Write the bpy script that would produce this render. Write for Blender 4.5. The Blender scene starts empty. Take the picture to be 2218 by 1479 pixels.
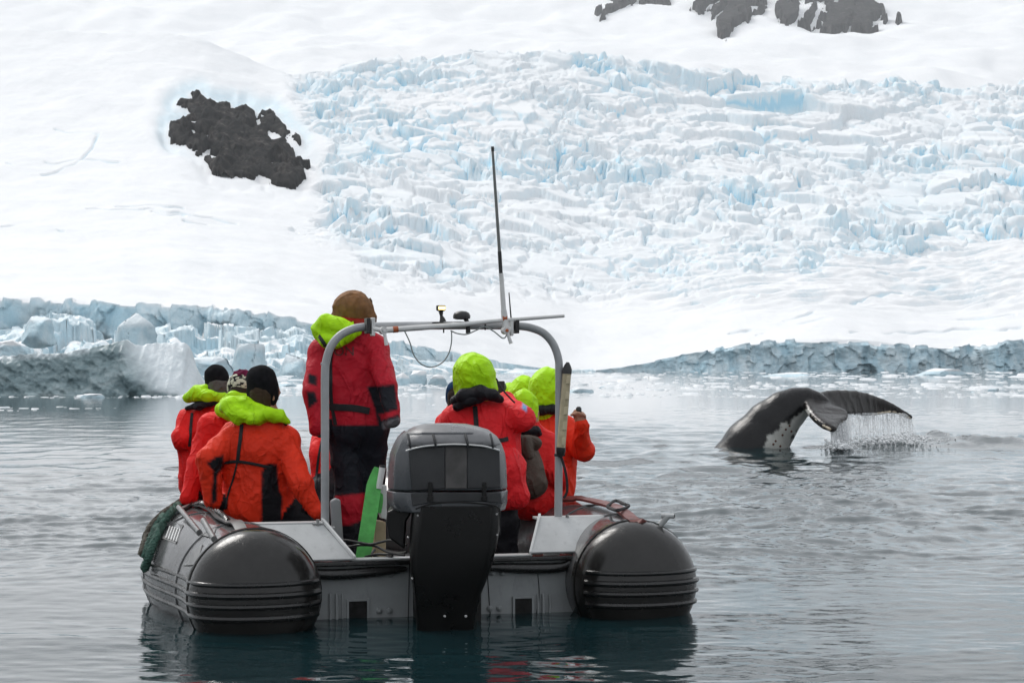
import bpy, bmesh, math, random
import numpy as np
from mathutils import Vector, Matrix
from mathutils.bvhtree import BVHTree

random.seed(7); np.random.seed(7)
scene = bpy.context.scene
COL = scene.collection

# ------------------------------------------------------------------ camera, sky, sun, exposure
F = 4000.0            # focal length in photo pixels (photo is 2218 px wide)
CX, VH = 1109.0, 797.0
H = 1.34              # eye height above the water, metres
cam_d = bpy.data.cameras.new('camera'); cam = bpy.data.objects.new('camera', cam_d); COL.objects.link(cam)
cam.location = (0, 0, H); cam.rotation_euler = (math.radians(90), 0, 0)
cam_d.sensor_width = 36.0; cam_d.lens = 36.0 * F / 2218.0
cam_d.shift_y = (VH - 739.5) / 2218.0
cam_d.clip_start = 0.1; cam_d.clip_end = 30000.0
scene.camera = cam

SUN_EL, SUN_AZ = math.radians(46), math.radians(-38)     # high, behind the mountain, a little to the left
world = bpy.data.worlds.new('World'); scene.world = world; world.use_nodes = True
wn, wl = world.node_tree.nodes, world.node_tree.links
wn.clear()
wo = wn.new('ShaderNodeOutputWorld'); bg = wn.new('ShaderNodeBackground')
sky = wn.new('ShaderNodeTexSky'); sky.sky_type = 'NISHITA'; sky.sun_disc = False
sky.sun_elevation = SUN_EL; sky.sun_rotation = SUN_AZ; sky.dust_density = 4.0
hs = wn.new('ShaderNodeHueSaturation'); hs.inputs['Saturation'].default_value = 0.30; hs.inputs['Value'].default_value = 1.0
mx = wn.new('ShaderNodeMixRGB'); mx.inputs['Fac'].default_value = 0.86
mx.inputs['Color2'].default_value = (6.7, 6.95, 7.3, 1)          # even overcast cloud deck over the sky
wl.new(sky.outputs[0], hs.inputs['Color']); wl.new(hs.outputs[0], mx.inputs['Color1'])
wl.new(mx.outputs[0], bg.inputs['Color']); bg.inputs['Strength'].default_value = 0.10
wl.new(bg.outputs[0], wo.inputs['Surface'])

sun_d = bpy.data.lights.new('sun', 'SUN'); sun = bpy.data.objects.new('sun', sun_d); COL.objects.link(sun)
sun_d.energy = 1.5; sun_d.angle = math.radians(25); sun_d.color = (1.0, 0.97, 0.93)
sd = Vector((math.sin(SUN_AZ) * math.cos(SUN_EL), math.cos(SUN_AZ) * math.cos(SUN_EL), math.sin(SUN_EL)))
sun.rotation_euler = sd.to_track_quat('Z', 'Y').to_euler()

vs = scene.view_settings
vs.view_transform = 'Standard'; vs.look = 'None'; vs.exposure = 0.50; vs.gamma = 1.0; vs.use_curve_mapping = False
scene.cycles.use_denoising = True
scene.cycles.max_bounces = 10; scene.cycles.diffuse_bounces = 5; scene.cycles.volume_bounces = 1
scene.cycles.transparent_max_bounces = 16
scene.cycles.caustics_reflective = False; scene.cycles.caustics_refractive = False
scene.cycles.sample_clamp_indirect = 6.0

# ------------------------------------------------------------------ numeric helpers
def pt(u, v, Y):
    """world point seen at photo pixel (u, v) at distance Y"""
    return Vector(((u - CX) * Y / F, Y, H - (v - VH) * Y / F))

def _hash(ix, iy, iz, s):
    n = (ix.astype(np.int64) * 73856093) ^ (iy.astype(np.int64) * 19349663) ^ (iz.astype(np.int64) * 83492791) ^ (s * 2654435761)
    n = (n ^ (n >> 13)) * 1274126177
    n = n & 0x7fffffff
    n = (n ^ (n >> 16)) * 73244475 & 0x7fffffff
    n = n ^ (n >> 15)
    return (n & 0xffffff).astype(np.float64) / float(0xffffff)

def noise3(x, y, z, s=0):
    x, y, z = np.broadcast_arrays(np.asarray(x, float), np.asarray(y, float), np.asarray(z, float))
    ix, iy, iz = np.floor(x), np.floor(y), np.floor(z)
    fx, fy, fz = x - ix, y - iy, z - iz
    ux, uy, uz = fx*fx*(3-2*fx), fy*fy*(3-2*fy), fz*fz*(3-2*fz)
    ix, iy, iz = ix.astype(np.int64), iy.astype(np.int64), iz.astype(np.int64)
    r = 0
    for dx in (0, 1):
        for dy in (0, 1):
            for dz in (0, 1):
                w = (ux if dx else 1-ux) * (uy if dy else 1-uy) * (uz if dz else 1-uz)
                r = r + w * _hash(ix+dx, iy+dy, iz+dz, s)
    return r * 2 - 1

def noise2(x, y, s=0):
    x, y = np.asarray(x, float), np.asarray(y, float)
    ix, iy = np.floor(x), np.floor(y)
    fx, fy = x - ix, y - iy
    ux, uy = fx*fx*(3-2*fx), fy*fy*(3-2*fy)
    ix, iy = ix.astype(np.int64), iy.astype(np.int64); zz = np.zeros_like(ix)
    a, b = _hash(ix, iy, zz, s), _hash(ix+1, iy, zz, s)
    c, d = _hash(ix, iy+1, zz, s), _hash(ix+1, iy+1, zz, s)
    return ((a*(1-ux)+b*ux)*(1-uy) + (c*(1-ux)+d*ux)*uy) * 2 - 1

def fbm2(x, y, o=4, s=0):
    r, a = 0, 0.5
    for k in range(o):
        r = r + a * noise2(x * 2**k + 17.3*k, y * 2**k - 9.1*k, s + k); a *= 0.5
    return r

def fbm3(x, y, z, o=3, s=0):
    r, a = 0, 0.5
    for k in range(o):
        r = r + a * noise3(x * 2**k, y * 2**k, z * 2**k, s + k); a *= 0.5
    return r

def cells2(x, y, s=0, jit=0.9):
    """Voronoi: F1, F2-F1 edge measure, centre x, centre y, three random numbers"""
    ix, iy = np.floor(x).astype(np.int64), np.floor(y).astype(np.int64)
    f1 = np.full(x.shape, 9e9); f2 = f1.copy(); cx = np.zeros(x.shape); cy = cx.copy()
    kx = np.zeros(x.shape, np.int64); ky = kx.copy(); z0 = np.zeros_like(ix)
    for dx in (-1, 0, 1):
        for dy in (-1, 0, 1):
            jx, jy = ix+dx, iy+dy
            px = jx + 0.5 + jit*(_hash(jx, jy, z0, s+11)-0.5); py = jy + 0.5 + jit*(_hash(jx, jy, z0, s+12)-0.5)
            d = (px-x)**2 + (py-y)**2
            m = d < f1
            f2 = np.where(m, f1, np.minimum(f2, d))
            f1 = np.where(m, d, f1); cx = np.where(m, px, cx); cy = np.where(m, py, cy)
            kx = np.where(m, jx, kx); ky = np.where(m, jy, ky)
    r = [_hash(kx, ky, z0, s+20+k) for k in range(3)]
    return np.sqrt(f1), np.sqrt(f2)-np.sqrt(f1), cx, cy, r

def sstep(a, b, x):
    t = np.clip((np.asarray(x, float)-a)/(b-a), 0, 1); return t*t*(3-2*t)

def table(u, pts):
    xs, ys = zip(*pts); return np.interp(u, xs, ys)

def in_poly(u, v, poly):
    u, v = np.asarray(u), np.asarray(v)
    r = np.zeros(np.broadcast(u, v).shape, bool); n = len(poly)
    for i in range(n):
        x1, y1 = poly[i]; x2, y2 = poly[(i+1) % n]
        if y1 == y2: continue
        c = ((y1 > v) != (y2 > v)) & (u < (x2-x1)*(v-y1)/(y2-y1)+x1); r ^= c
    return r

def poly_dist(u, v, poly, closed=True):
    d = np.full(np.broadcast(u, v).shape, 1e9); n = len(poly)
    for i in range(n if closed else n-1):
        x1, y1 = poly[i]; x2, y2 = poly[(i+1) % n]
        L = (x2-x1)**2+(y2-y1)**2 + 1e-9
        t = np.clip(((u-x1)*(x2-x1)+(v-y1)*(y2-y1))/L, 0, 1)
        d = np.minimum(d, np.hypot(u-x1-t*(x2-x1), v-y1-t*(y2-y1)))
    return d

def sdf_poly(u, v, poly):
    d = poly_dist(u, v, poly); return np.where(in_poly(u, v, poly), d, -d)

# ------------------------------------------------------------------ object helpers
def tag(o, label=None, cat=None, group=None, kind=None):
    if label: o['label'] = label
    if cat: o['category'] = cat
    if group: o['group'] = group
    if kind: o['kind'] = kind
    return o

def empty(name, loc=(0, 0, 0), parent=None):
    o = bpy.data.objects.new(name, None); COL.objects.link(o); o.location = loc
    o.empty_display_size = 0.2
    if parent: o.parent = parent
    return o

def link(name, me, mats, parent=None, smooth=True):
    if not isinstance(mats, (list, tuple)): mats = [mats]
    for m in mats: me.materials.append(m)
    if smooth and len(me.polygons):
        me.polygons.foreach_set('use_smooth', np.ones(len(me.polygons), bool))
    me.update()
    o = bpy.data.objects.new(name, me); COL.objects.link(o)
    if parent:
        o.parent = parent
        # children are given in world coordinates: undo the parent's own transform
        o.matrix_parent_inverse = Matrix.LocRotScale(parent.location, parent.rotation_euler, parent.scale).inverted() if parent.parent is None else Matrix()
    return o

def np_mesh(name, verts, quads):
    me = bpy.data.meshes.new(name)
    verts = np.asarray(verts, np.float32); quads = np.asarray(quads, np.int32)
    k = quads.shape[1]
    me.vertices.add(len(verts)); me.vertices.foreach_set('co', verts.ravel())
    me.loops.add(quads.size); me.loops.foreach_set('vertex_index', quads.ravel())
    me.polygons.add(len(quads))
    me.polygons.foreach_set('loop_start', np.arange(0, quads.size, k, dtype=np.int32))
    me.polygons.foreach_set('loop_total', np.full(len(quads), k, np.int32))
    me.update(calc_edges=True); me.validate()
    return me

def grid_quads(nr, nc, wrap=False):
    i = np.arange(nr-1)[:, None]; j = np.arange(nc if wrap else nc-1)[None, :]
    j2 = (j+1) % nc
    q = np.stack([i*nc+j, i*nc+j2, (i+1)*nc+j2, (i+1)*nc+j], -1)
    return q.reshape(-1, 4)

def set_attr(me, name, vals):
    a = me.attributes.new(name, 'FLOAT', 'POINT'); a.data.foreach_set('value', np.asarray(vals, np.float32).ravel())

def set_col(me, name, vals):
    a = me.attributes.new(name, 'FLOAT_COLOR', 'POINT')
    v = np.ones((len(vals), 4), np.float32); v[:, :3] = vals; a.data.foreach_set('color', v.ravel())

class NT:
    """small node-tree builder"""
    def __init__(s, name):
        s.m = bpy.data.materials.new(name); s.m.use_nodes = True; s.t = s.m.node_tree
        s.n, s.l = s.t.nodes, s.t.links
        s.b = s.n['Principled BSDF']; s.out = s.n['Material Output']
        s._tc = None
    def tc(s):
        if not s._tc: s._tc = s.n.new('ShaderNodeTexCoord')
        return s._tc.outputs['Object']
    def geo(s): return s.n.new('ShaderNodeNewGeometry')
    def mapping(s, scale=(1, 1, 1), rot=(0, 0, 0)):
        m = s.n.new('ShaderNodeMapping'); m.inputs['Scale'].default_value = scale; m.inputs['Rotation'].default_value = rot
        s.l.new(s.tc(), m.inputs['Vector']); return m.outputs[0]
    def noise(s, scale, detail=4, rough=0.55, vec=None, dist=0.0):
        n = s.n.new('ShaderNodeTexNoise'); n.inputs['Scale'].default_value = scale; n.inputs['Detail'].default_value = detail
        n.inputs['Roughness'].default_value = rough; n.inputs['Distortion'].default_value = dist
        s.l.new(vec if vec is not None else s.tc(), n.inputs['Vector']); return n.outputs['Fac']
    def voro(s, scale, vec=None, feature='F1'):
        n = s.n.new('ShaderNodeTexVoronoi'); n.inputs['Scale'].default_value = scale; n.feature = feature
        s.l.new(vec if vec is not None else s.tc(), n.inputs['Vector']); return n.outputs['Distance']
    def ramp(s, fac, stops):
        r = s.n.new('ShaderNodeValToRGB'); e = r.color_ramp.elements
        while len(e) > 1: e.remove(e[-1])
        for i, (p, c) in enumerate(stops):
            c = tuple(c)+(1,) if len(c) == 3 else c
            if i == 0: e[0].position = p; e[0].color = c
            else: x = e.new(p); x.color = c
        s.l.new(fac, r.inputs[0]); return r.outputs[0]
    def mix(s, fac, a, b, mode='MIX'):
        m = s.n.new('ShaderNodeMixRGB'); m.blend_type = mode
        for k, v in (('Fac', fac), ('Color1', a), ('Color2', b)):
            if hasattr(v, 'links') or isinstance(v, bpy.types.NodeSocket): s.l.new(v, m.inputs[k])
            elif k == 'Fac': m.inputs[k].default_value = v
            else: m.inputs[k].default_value = tuple(v)+(1,) if len(v) == 3 else v
        return m.outputs[0]
    def math(s, op, a, b=0.0):
        m = s.n.new('ShaderNodeMath'); m.operation = op
        for i, v in enumerate((a, b)):
            if isinstance(v, bpy.types.NodeSocket): s.l.new(v, m.inputs[i])
            else: m.inputs[i].default_value = v
        return m.outputs[0]
    def attr(s, name):
        a = s.n.new('ShaderNodeAttribute'); a.attribute_name = name; return a
    def bump(s, h, strength=0.3, dist=0.01, prev=None):
        b = s.n.new('ShaderNodeBump'); b.inputs['Strength'].default_value = strength; b.inputs['Distance'].default_value = dist
        s.l.new(h, b.inputs['Height'])
        if prev is not None: s.l.new(prev, b.inputs['Normal'])
        return b.outputs[0]
    def set(s, **k):
        names = {'color': 'Base Color', 'rough': 'Roughness', 'metal': 'Metallic', 'normal': 'Normal', 'spec': 'Specular IOR Level',
                 'ior': 'IOR', 'trans': 'Transmission Weight', 'alpha': 'Alpha', 'sss': 'Subsurface Weight', 'coat': 'Coat Weight',
                 'sheen': 'Sheen Weight', 'emit': 'Emission Color', 'emits': 'Emission Strength'}
        for kk, v in k.items():
            i = s.b.inputs[names[kk]]
            if isinstance(v, bpy.types.NodeSocket): s.l.new(v, i)
            elif isinstance(v, tuple): i.default_value = v+(1,) if len(v) == 3 else v
            else: i.default_value = v
        return s

def simple(name, color, rough=0.5, metal=0.0, var=0.15, nscale=9.0, bump=0.0, bscale=60.0, bdist=0.004, spec=0.5):
    t = NT(name)
    n = t.noise(nscale, 5, 0.6)
    dark = tuple(c*(1-var) for c in color); lite = tuple(min(1, c*(1+var)) for c in color)
    t.set(color=t.ramp(n, [(0.3, dark), (0.7, lite)]), metal=metal, spec=spec)
    r = t.noise(nscale*2.3, 3); rr = t.ramp(r, [(0.3, (max(0.02, rough*0.8),)*3), (0.7, (min(1, rough*1.2),)*3)])
    t.l.new(rr, t.b.inputs['Roughness'])
    if bump: t.set(normal=t.bump(t.noise(bscale, 4), bump, bdist))
    return t.m
# ------------------------------------------------------------------ materials of the setting
def mat_snow():
    t = NT('snow_and_ice')
    n = t.noise(0.03, 5, 0.6); n2 = t.noise(0.35, 4, 0.6)
    snow = t.ramp(n, [(0.3, (0.76, 0.775, 0.79)), (0.7, (0.825, 0.83, 0.84))])
    ice = t.ramp(n2, [(0.30, (0.47, 0.72, 0.84)), (0.55, (0.61, 0.78, 0.86)), (0.75, (0.72, 0.81, 0.86))])
    a = t.attr('ice').outputs['Fac']; deep = t.ramp(a, [(0.74, (0, 0, 0)), (0.98, (1, 1, 1))])
    t.set(color=t.mix(deep, t.mix(a, snow, ice), (0.42, 0.68, 0.82)), rough=0.85, spec=0.2)
    t.set(normal=t.bump(t.noise(0.8, 5, 0.6), 0.35, 0.5))
    return t.m

def mat_cliff():
    t = NT('glacier_ice')
    st = t.mapping((0.35, 0.35, 0.16))
    n = t.noise(0.45, 6, 0.6, st, 1.2); n2 = t.noise(0.11, 4, 0.55); n3 = t.noise(1.3, 5, 0.6)
    c = t.ramp(n, [(0.28, (0.34, 0.51, 0.60)), (0.45, (0.50, 0.65, 0.72)), (0.58, (0.63, 0.75, 0.80)), (0.75, (0.78, 0.86, 0.89))])
    blue = t.ramp(n2, [(0.52, (0, 0, 0)), (0.68, (1, 1, 1))])
    c = t.mix(t.math('MULTIPLY', blue, 0.45), c, (0.42, 0.68, 0.80))
    c = t.mix(t.math('MULTIPLY', t.ramp(n3, [(0.55, (0, 0, 0)), (0.75, (1, 1, 1))]), 0.35), c, (0.75, 0.82, 0.85))
    c = t.mix(t.attr('snow').outputs['Fac'], c, (0.89, 0.90, 0.91))
    t.set(color=c, rough=0.45, spec=0.35)
    t.set(normal=t.bump(t.noise(1.6, 6, 0.65), 0.5, 0.5))
    return t.m

def mat_rock():
    t = NT('dark_rock')
    st = t.mapping((0.10, 0.10, 0.03))
    n = t.noise(1.0, 7, 0.62, st, 0.6); n2 = t.noise(0.9, 6, 0.6)
    c = t.ramp(n, [(0.36, (0.004, 0.004, 0.005)), (0.50, (0.010, 0.010, 0.010)), (0.61, (0.035, 0.031, 0.029)), (0.74, (0.13, 0.118, 0.11))])
    t.set(color=c, rough=0.9, spec=0.05, normal=t.bump(n2, 0.6, 1.0))
    return t.m

M_SNOW, M_CLIFF, M_ROCK = mat_snow(), mat_cliff(), mat_rock()

# ------------------------------------------------------------------ sea
def wave_field():
    rng = np.random.RandomState(3); W = []
    for k in range(90):
        lam = 0.12 * (2.6/0.12) ** rng.rand()
        th = rng.normal(math.radians(90), 0.85)            # crests run mostly left to right
        a = 0.00095 * lam ** 0.86 * (0.6 + 0.8*rng.rand()) * (2.1 if lam < 0.5 else 0.7 if lam > 1.2 else 1.0)
        W.append((lam, th, a, rng.rand()*6.28))
    return W
WAVES = wave_field()
WAKE = []
def sea_height(X, Y, dX, dY):
    z = np.zeros(X.shape)
    wx = X + 0.5*noise2(X*0.35, Y*0.35, 5); wy = Y + 0.7*noise2(X*0.3, Y*0.3, 6)
    calm = 0.26 + 0.74*sstep(10, 15.0, Y + 1.8*noise2(X*0.25, Y*0.4, 4))
    patch = (0.75 + 0.55*noise2(X*0.12, Y*0.05, 9))*1.25*(1+1.5*sstep(11.5, 17, Y)*(1-0.5*sstep(30, 50, Y)))
    ice = 1 - 0.75*sstep(50, 75, Y)                        # brash ice damps the ripples
    for lam, th, a, ph in WAVES:
        cx, sx = math.cos(th), math.sin(th); k = 2*math.pi/lam
        res = np.clip(lam/(3.0*np.maximum(dY*abs(sx), dX*abs(cx))+1e-6)-0.6, 0, 1)
        am = a*res*(patch*ice)*(calm if lam < 1.4 else np.maximum(calm, 0.65))
        z += am*np.sin(k*(wx*cx+wy*sx)+ph)
    return z

def build_sea():
    us = np.concatenate([np.linspace(-900, -20, 60)[:-1], np.linspace(-20, 2240, 410), np.linspace(2240, 3120, 60)[1:]])
    vv = np.concatenate([np.linspace(1530, 850, 520), np.linspace(846, 801, 46)])
    Y = (H*F/(vv-VH))[:, None]*np.ones((1, len(us))); X = (us[None, :]-CX)*Y/F
    dY = np.abs(np.gradient(Y, axis=0)); dX = np.abs(np.gradient(X, axis=1))
    Z = sea_height(X, Y, dX, dY)
    # wake and churned mound round the diving whale, at Y ~ 30 m
    b = np.zeros_like(Z)
    for (u0, v0, ru, rv, hh) in ((1625, 973, 140, 9, 0.08), (1900, 966, 130, 7, 0.18), (1990, 956, 70, 5, 0.27), (2090, 962, 120, 5, 0.20), (2220, 965, 130, 5, 0.20)):
        c = pt(u0, VH+H*F/ (H*F/(v0-VH)), H*F/(v0-VH)); yy = H*F/(v0-VH); xx = (u0-CX)*yy/F
        b += hh*np.exp(-((X-xx)/(ru*yy/F))**2-((Y-yy)/(0.9+rv*0.04))**2)
    Z += 0.55*b*(0.9+0.8*fbm2(X*3.0, Y*1.2, 4, 40))
    edge = sstep(0, 12, np.arange(len(us))[None, :])*sstep(0, 12, (len(us)-1-np.arange(len(us)))[None, :])*sstep(0, 5, np.arange(len(vv))[:, None])*sstep(0, 8, (len(vv)-1-np.arange(len(vv)))[:, None])
    Z = Z*edge
    # the calm sheet goes on to the horizon on every side
    ext = lambda A, l, r: np.concatenate([np.full((A.shape[0], 1), l), A, np.full((A.shape[0], 1), r)], 1)
    X, Z = ext(X, -8000.0, 8000.0), ext(Z, 0.0, 0.0); Y = np.concatenate([Y[:, :1], Y, Y[:, -1:]], 1)
    row = lambda y, A: np.concatenate([np.full((1, X.shape[1]), y), A, np.full((1, X.shape[1]), 8000.0)], 0)
    X = np.concatenate([X[:1], X, X[-1:]], 0); Y = row(-2300.0, Y); Z = np.pad(Z, ((1, 1), (0, 0)))
    me = np_mesh('sea', np.stack([X, Y, Z], -1).reshape(-1, 3), grid_quads(*X.shape))
    t = NT('cold_sea_water')
    m1 = t.mapping((1.0, 1.9, 1.0))
    h1 = t.noise(7.0, 3, 0.55, m1, 0.4); h2 = t.noise(26.0, 2, 0.5, m1, 0.2); h3 = t.noise(1.1, 4, 0.6, t.mapping((0.6, 1.6, 1)), 0.5)
    hh = t.math('ADD', t.math('MULTIPLY', h3, 3.0), t.math('ADD', t.math('MULTIPLY', h1, 0.55), t.math('MULTIPLY', h2, 0.10)))
    t.set(color=(0.006, 0.022, 0.026), rough=0.04, ior=1.333, spec=0.7, normal=t.bump(hh, 0.24, 0.009))
    o = link('sea', me, t.m); tag(o, kind='structure'); return o

# ------------------------------------------------------------------ glacier: one slope from the ice front to the crest
V_TOP = [(-500, 650), (0, 656), (100, 656), (300, 664), (450, 668), (560, 681), (680, 702), (800, 735), (900, 752), (1000, 770), (1100, 788), (1200, 800), (1250, 806), (1320, 800),
         (1400, 787), (1500, 768), (1600, 749), (1720, 740), (1850, 746), (1950, 753), (2080, 756), (2160, 746), (2218, 737), (2700, 720)]
V_CREST = [(-500, 90), (400, 90), (600, 175), (650, 170), (730, 148), (850, 128), (1000, 120), (1130, 104), (1250, 112), (1400, 134), (1500, 150), (1700, 172), (1900, 182), (2100, 186), (2218, 178), (2700, 160)]
def smooth_table(pts, sig):
    x = np.arange(-800.0, 3100.0, 4.0); y = table(x, pts); n = int(3*sig/4); g = np.exp(-0.5*(np.arange(-n, n+1)*4/sig)**2); g /= g.sum()
    return x, np.convolve(np.pad(y, n, mode='edge'), g, 'valid')
T_TOP, T_CREST = smooth_table(V_TOP, 22), smooth_table(V_CREST, 60)
T_FRONT = smooth_table([(-500, 385), (0, 395), (600, 415), (900, 470), (1150, 560), (1300, 600), (1700, 590), (2218, 610), (2700, 600)], 70)
def front_Y(u):
    return np.interp(u, *T_FRONT) + 9*noise2(u/90.0, u*0+3.3, 71)
YC = 1300.0
def base_z(X, Y):
    u = CX + F*X/Y
    Y0 = front_Y(u); t0 = (VH-np.interp(u, *T_TOP))/F; tc = (VH-np.interp(u, *T_CREST))/F
    q = (Y-Y0)/(YC-Y0)
    t = t0 + (tc-t0)*np.clip(q, -0.2, 1.0)
    left = 1-sstep(480, 760, u)
    z_in = H + t*Y
    over = np.maximum(Y-YC, 0)
    zl = over*0.42; zr = over*0.02
    return z_in - t*over + over*(left*0.0) + left*(zl+ t*over*0.0) + (1-left)*zr

ROCK_L = [(368, 270), (395, 262), (415, 250), (405, 238), (380, 230), (390, 222), (415, 222), (412, 208), (430, 205), (445, 222), (470, 226), (498, 228), (512, 240), (530, 232), (552, 243), (556, 262), (566, 246), (585, 243), (605, 262),
          (625, 285), (640, 290), (652, 304), (655, 318), (634, 322), (642, 345), (660, 352), (676, 352), (672, 362), (655, 360), (662, 388), (650, 395), (640, 412), (620, 410), (585, 400), (590, 392), (560, 380), (548, 390), (520, 388), (500, 388),
          (462, 380), (440, 345), (400, 315), (372, 305), (365, 292)]
SNOW_HOLES = [[(582, 288), (600, 296), (608, 306), (590, 310), (582, 300)], [(556, 262), (562, 260), (566, 276), (558, 278)], [(500, 228), (510, 230), (508, 242), (500, 240)], [(620, 308), (640, 312), (650, 322), (632, 326)], [(565, 250), (575, 258), (566, 260)]]
CREV = [[(120, 275), (215, 290)], [(215, 292), (200, 320), (168, 355)], [(168, 355), (90, 380)], [(100, 352), (168, 346), (260, 352)], [(185, 460), (330, 455), (460, 470), (510, 486)], [(250, 448), (350, 444), (400, 448)], [(0, 495), (60, 492), (140, 500)],
        [(330, 462), (400, 468)], [(400, 478), (450, 487)], [(15, 360), (60, 375)], [(1580, 720), (1700, 700), (1830, 690)], [(1840, 728), (2000, 712), (2218, 700)], [(1960, 716), (2100, 704), (2180, 706)], [(1700, 690), (1760, 676)], [(1640, 726), (1660, 722)], [(2050, 690), (2200, 676)],
        [(1320, 640), (1480, 600)], [(1800, 655), (1960, 640), (2100, 620)], [(1900, 600), (2050, 585), (2218, 560)], [(1500, 660), (1640, 640)]]

def slab_field(X, Y, u, v, sx, sy, rot, seed, warp, warps):
    """terraced blocks: every cell keeps a nearly level top, so its downhill side is a wall"""
    wx = X + warp*noise2(X/warps, Y/warps, seed+1); wy = Y + warp*noise2(X/warps, Y/warps, seed+2)
    c, s = math.cos(rot), math.sin(rot)
    a, b = (wx*c+wy*s)/sx, (-wx*s+wy*c)/sy
    f1, e, ca, cb, r = cells2(a, b, seed)
    ax, by = ca*sx, cb*sy
    cxw, cyw = ax*c-by*s, ax*s+by*c
    dx, dy = wx-cxw, wy-cyw
    return e, cxw, cyw, dx, dy, r

def build_glacier():
    us = np.linspace(-280, 2500, 1130)
    Ys = np.concatenate([np.linspace(0, 1, 500)])
    u0 = us[None, :]*np.ones((len(Ys), 1))
    Y0 = front_Y(u0); Y = Y0 + (1330-Y0)*Ys[:, None]
    X = (u0-CX)*Y/F
    zb = base_z(X, Y); v = VH-F*(zb-H)/Y; u = u0
    # where the ice is broken (1) and where it is smooth snow (0)
    fall = sdf_poly(u, v, [(640, 165), (740, 120), (1000, 90), (1300, 80), (1700, 120), (2700, 150), (2700, 520), (2218, 520), (1800, 590), (1500, 640), (1250, 650), (1000, 620), (800, 600), (700, 520), (650, 500), (690, 430), (690, 330), (650, 240)])
    fall = fall + 34*fbm2(u/70, v/45, 4, 31)
    W = sstep(-15, 45, fall)
    W = W*(0.50+0.50*sstep(-0.16, 0.14, fbm2(X/95, Y/130, 3, 33)))
    soft = np.clip(np.exp(-((u-980)/260)**2-((v-235)/105)**2)*1.0, 0, 1)         # snow-laden upper left of the icefall
    low = sstep(470, 620, v)                                               # lower skirt: furrows, smaller blocks
    slabs = np.clip(np.exp(-((u-1650)/300)**2-((v-240)/95)**2), 0, 1)
    gap = np.clip(np.exp(-((u-1950)/150)**2-((v-420)/60)**2), 0, 1)
    z = zb.copy()
    # gentle snow relief everywhere
    z += (1-0.5*W)*(2.6*fbm2(X/60, Y/110, 4, 2)+1.3*fbm2(X/16, Y/34, 4, 3)+0.5*np.abs(fbm2((X+0.6*Y)/22, Y/9, 3, 4)))
    def sbase(cx, cy):
        yy = np.maximum(cy, 330); return base_z(cx, yy)
    crack = np.zeros_like(z)
    # large slabs
    e, cx, cy, dx, dy, r = slab_field(X, Y, u, v, 38, 46, -0.30, 101, 8, 30)
    zt = sbase(cx, cy)+(r[0]-0.5)*9+dx*(r[1]-0.5)*0.30+dy*(0.02+r[2]*0.16)
    w1 = W*(0.18+0.72*slabs)*(1-0.65*low)*(1-0.35*soft)
    z = z*(1-w1)+zt*w1
    crack += w1*(1-sstep(0.02, 0.09, e))*np.where(r[1] > 0.6, 1, 0.15)*11
    # medium seracs
    e, cx, cy, dx, dy, r = slab_field(X, Y, u, v, 17, 30, 0.30, 202, 7, 16)
    zt = (sbase(cx, cy)-base_z(X, Y))*0.42+(r[0]-0.45)*11+dx*(r[1]-0.5)*1.3+dy*(r[2]-0.4)*0.5
    w2 = W*(1-0.75*slabs)*(1-0.65*soft)*(1-0.45*low)*(1-0.8*gap)
    w2 *= 0.55+0.45*sstep(-0.2, 0.25, fbm2(X/45, Y/60, 3, 37))
    z += zt*w2*0.85
    crack += w2*(1-sstep(0.03, 0.16, e))*np.where(r[2] > 0.55, 1, 0.05)*11
    # small rubble
    e, cx, cy, dx, dy, r = slab_field(X, Y, u, v, 7.5, 13, -0.2, 303, 4, 8)
    zt = (sbase(cx, cy)-base_z(X, Y))*0.4+(r[0]-0.5)*6.2+dx*(r[1]-0.5)*1.4+dy*(r[2]-0.4)*0.7
    w3 = W*(1-0.8*slabs)*(1-0.75*soft)*(1-0.35*low)*(1-0.8*gap)*sstep(-0.35, 0.05, fbm2(X/30, Y/40, 3, 38))
    z += zt*w3
    crack += w3*(1-sstep(0.05, 0.2, e))*np.where(r[1] > 0.70, 1, 0.0)*7
    e, cx, cy, dx, dy, r = slab_field(X, Y, u, v, 2.9, 5.0, 0.2, 404, 1.5, 4)
    z += ((sbase(cx, cy)-base_z(X, Y))*0.5+(r[0]-0.5)*1.1)*w3*0.6*sstep(0.0, 0.3, fbm2(X/22, Y/28, 3, 39))
    # furrows running down to the right below the fall
    fr = sstep(480, 560, v)*(1-sstep(640, 690, v))*sstep(1150, 1500, u)
    rid = np.abs(fbm2((X+Y*0.55)/34, (Y-X*0.35)/9.0, 4, 55))
    z += fr*(1.8-rid*7.0)
    lip = (1-sstep(600, 720, v))*low*W
    z += lip*2.0*fbm2(X/9, Y/11, 3, 66)
    z -= crack
    # single crevasses in the smooth snow
    cr = np.full(z.shape, 1e9)
    uw, vw = u+5*noise2(u/26, v/20, 81), v+4*noise2(u/30, v/22, 82)
    for line in CREV: cr = np.minimum(cr, poly_dist(uw, vw, line, False)/ (1.0+0.6*noise2(u/40, v/40, 83)))
    crv = (1-sstep(0.7, 2.6, cr))*sstep(-0.3, 0.2, fbm2(u/50, v/40, 2, 84)); z -= 2.0*crv
    # hollow round the rock wall
    sd = sdf_poly(u, v, ROCK_L)
    z -= 2.0*np.exp(-((sd+12)/11)**2)*(1-0.5*sstep(300, 400, v))*(0.5+1.6*np.clip(0.3+fbm2(u/40, v/30, 3, 85), 0, 1))
    z += 2.0*np.exp(-((sd+45)/20)**2)*(1-sstep(200, 330, v))
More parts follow.
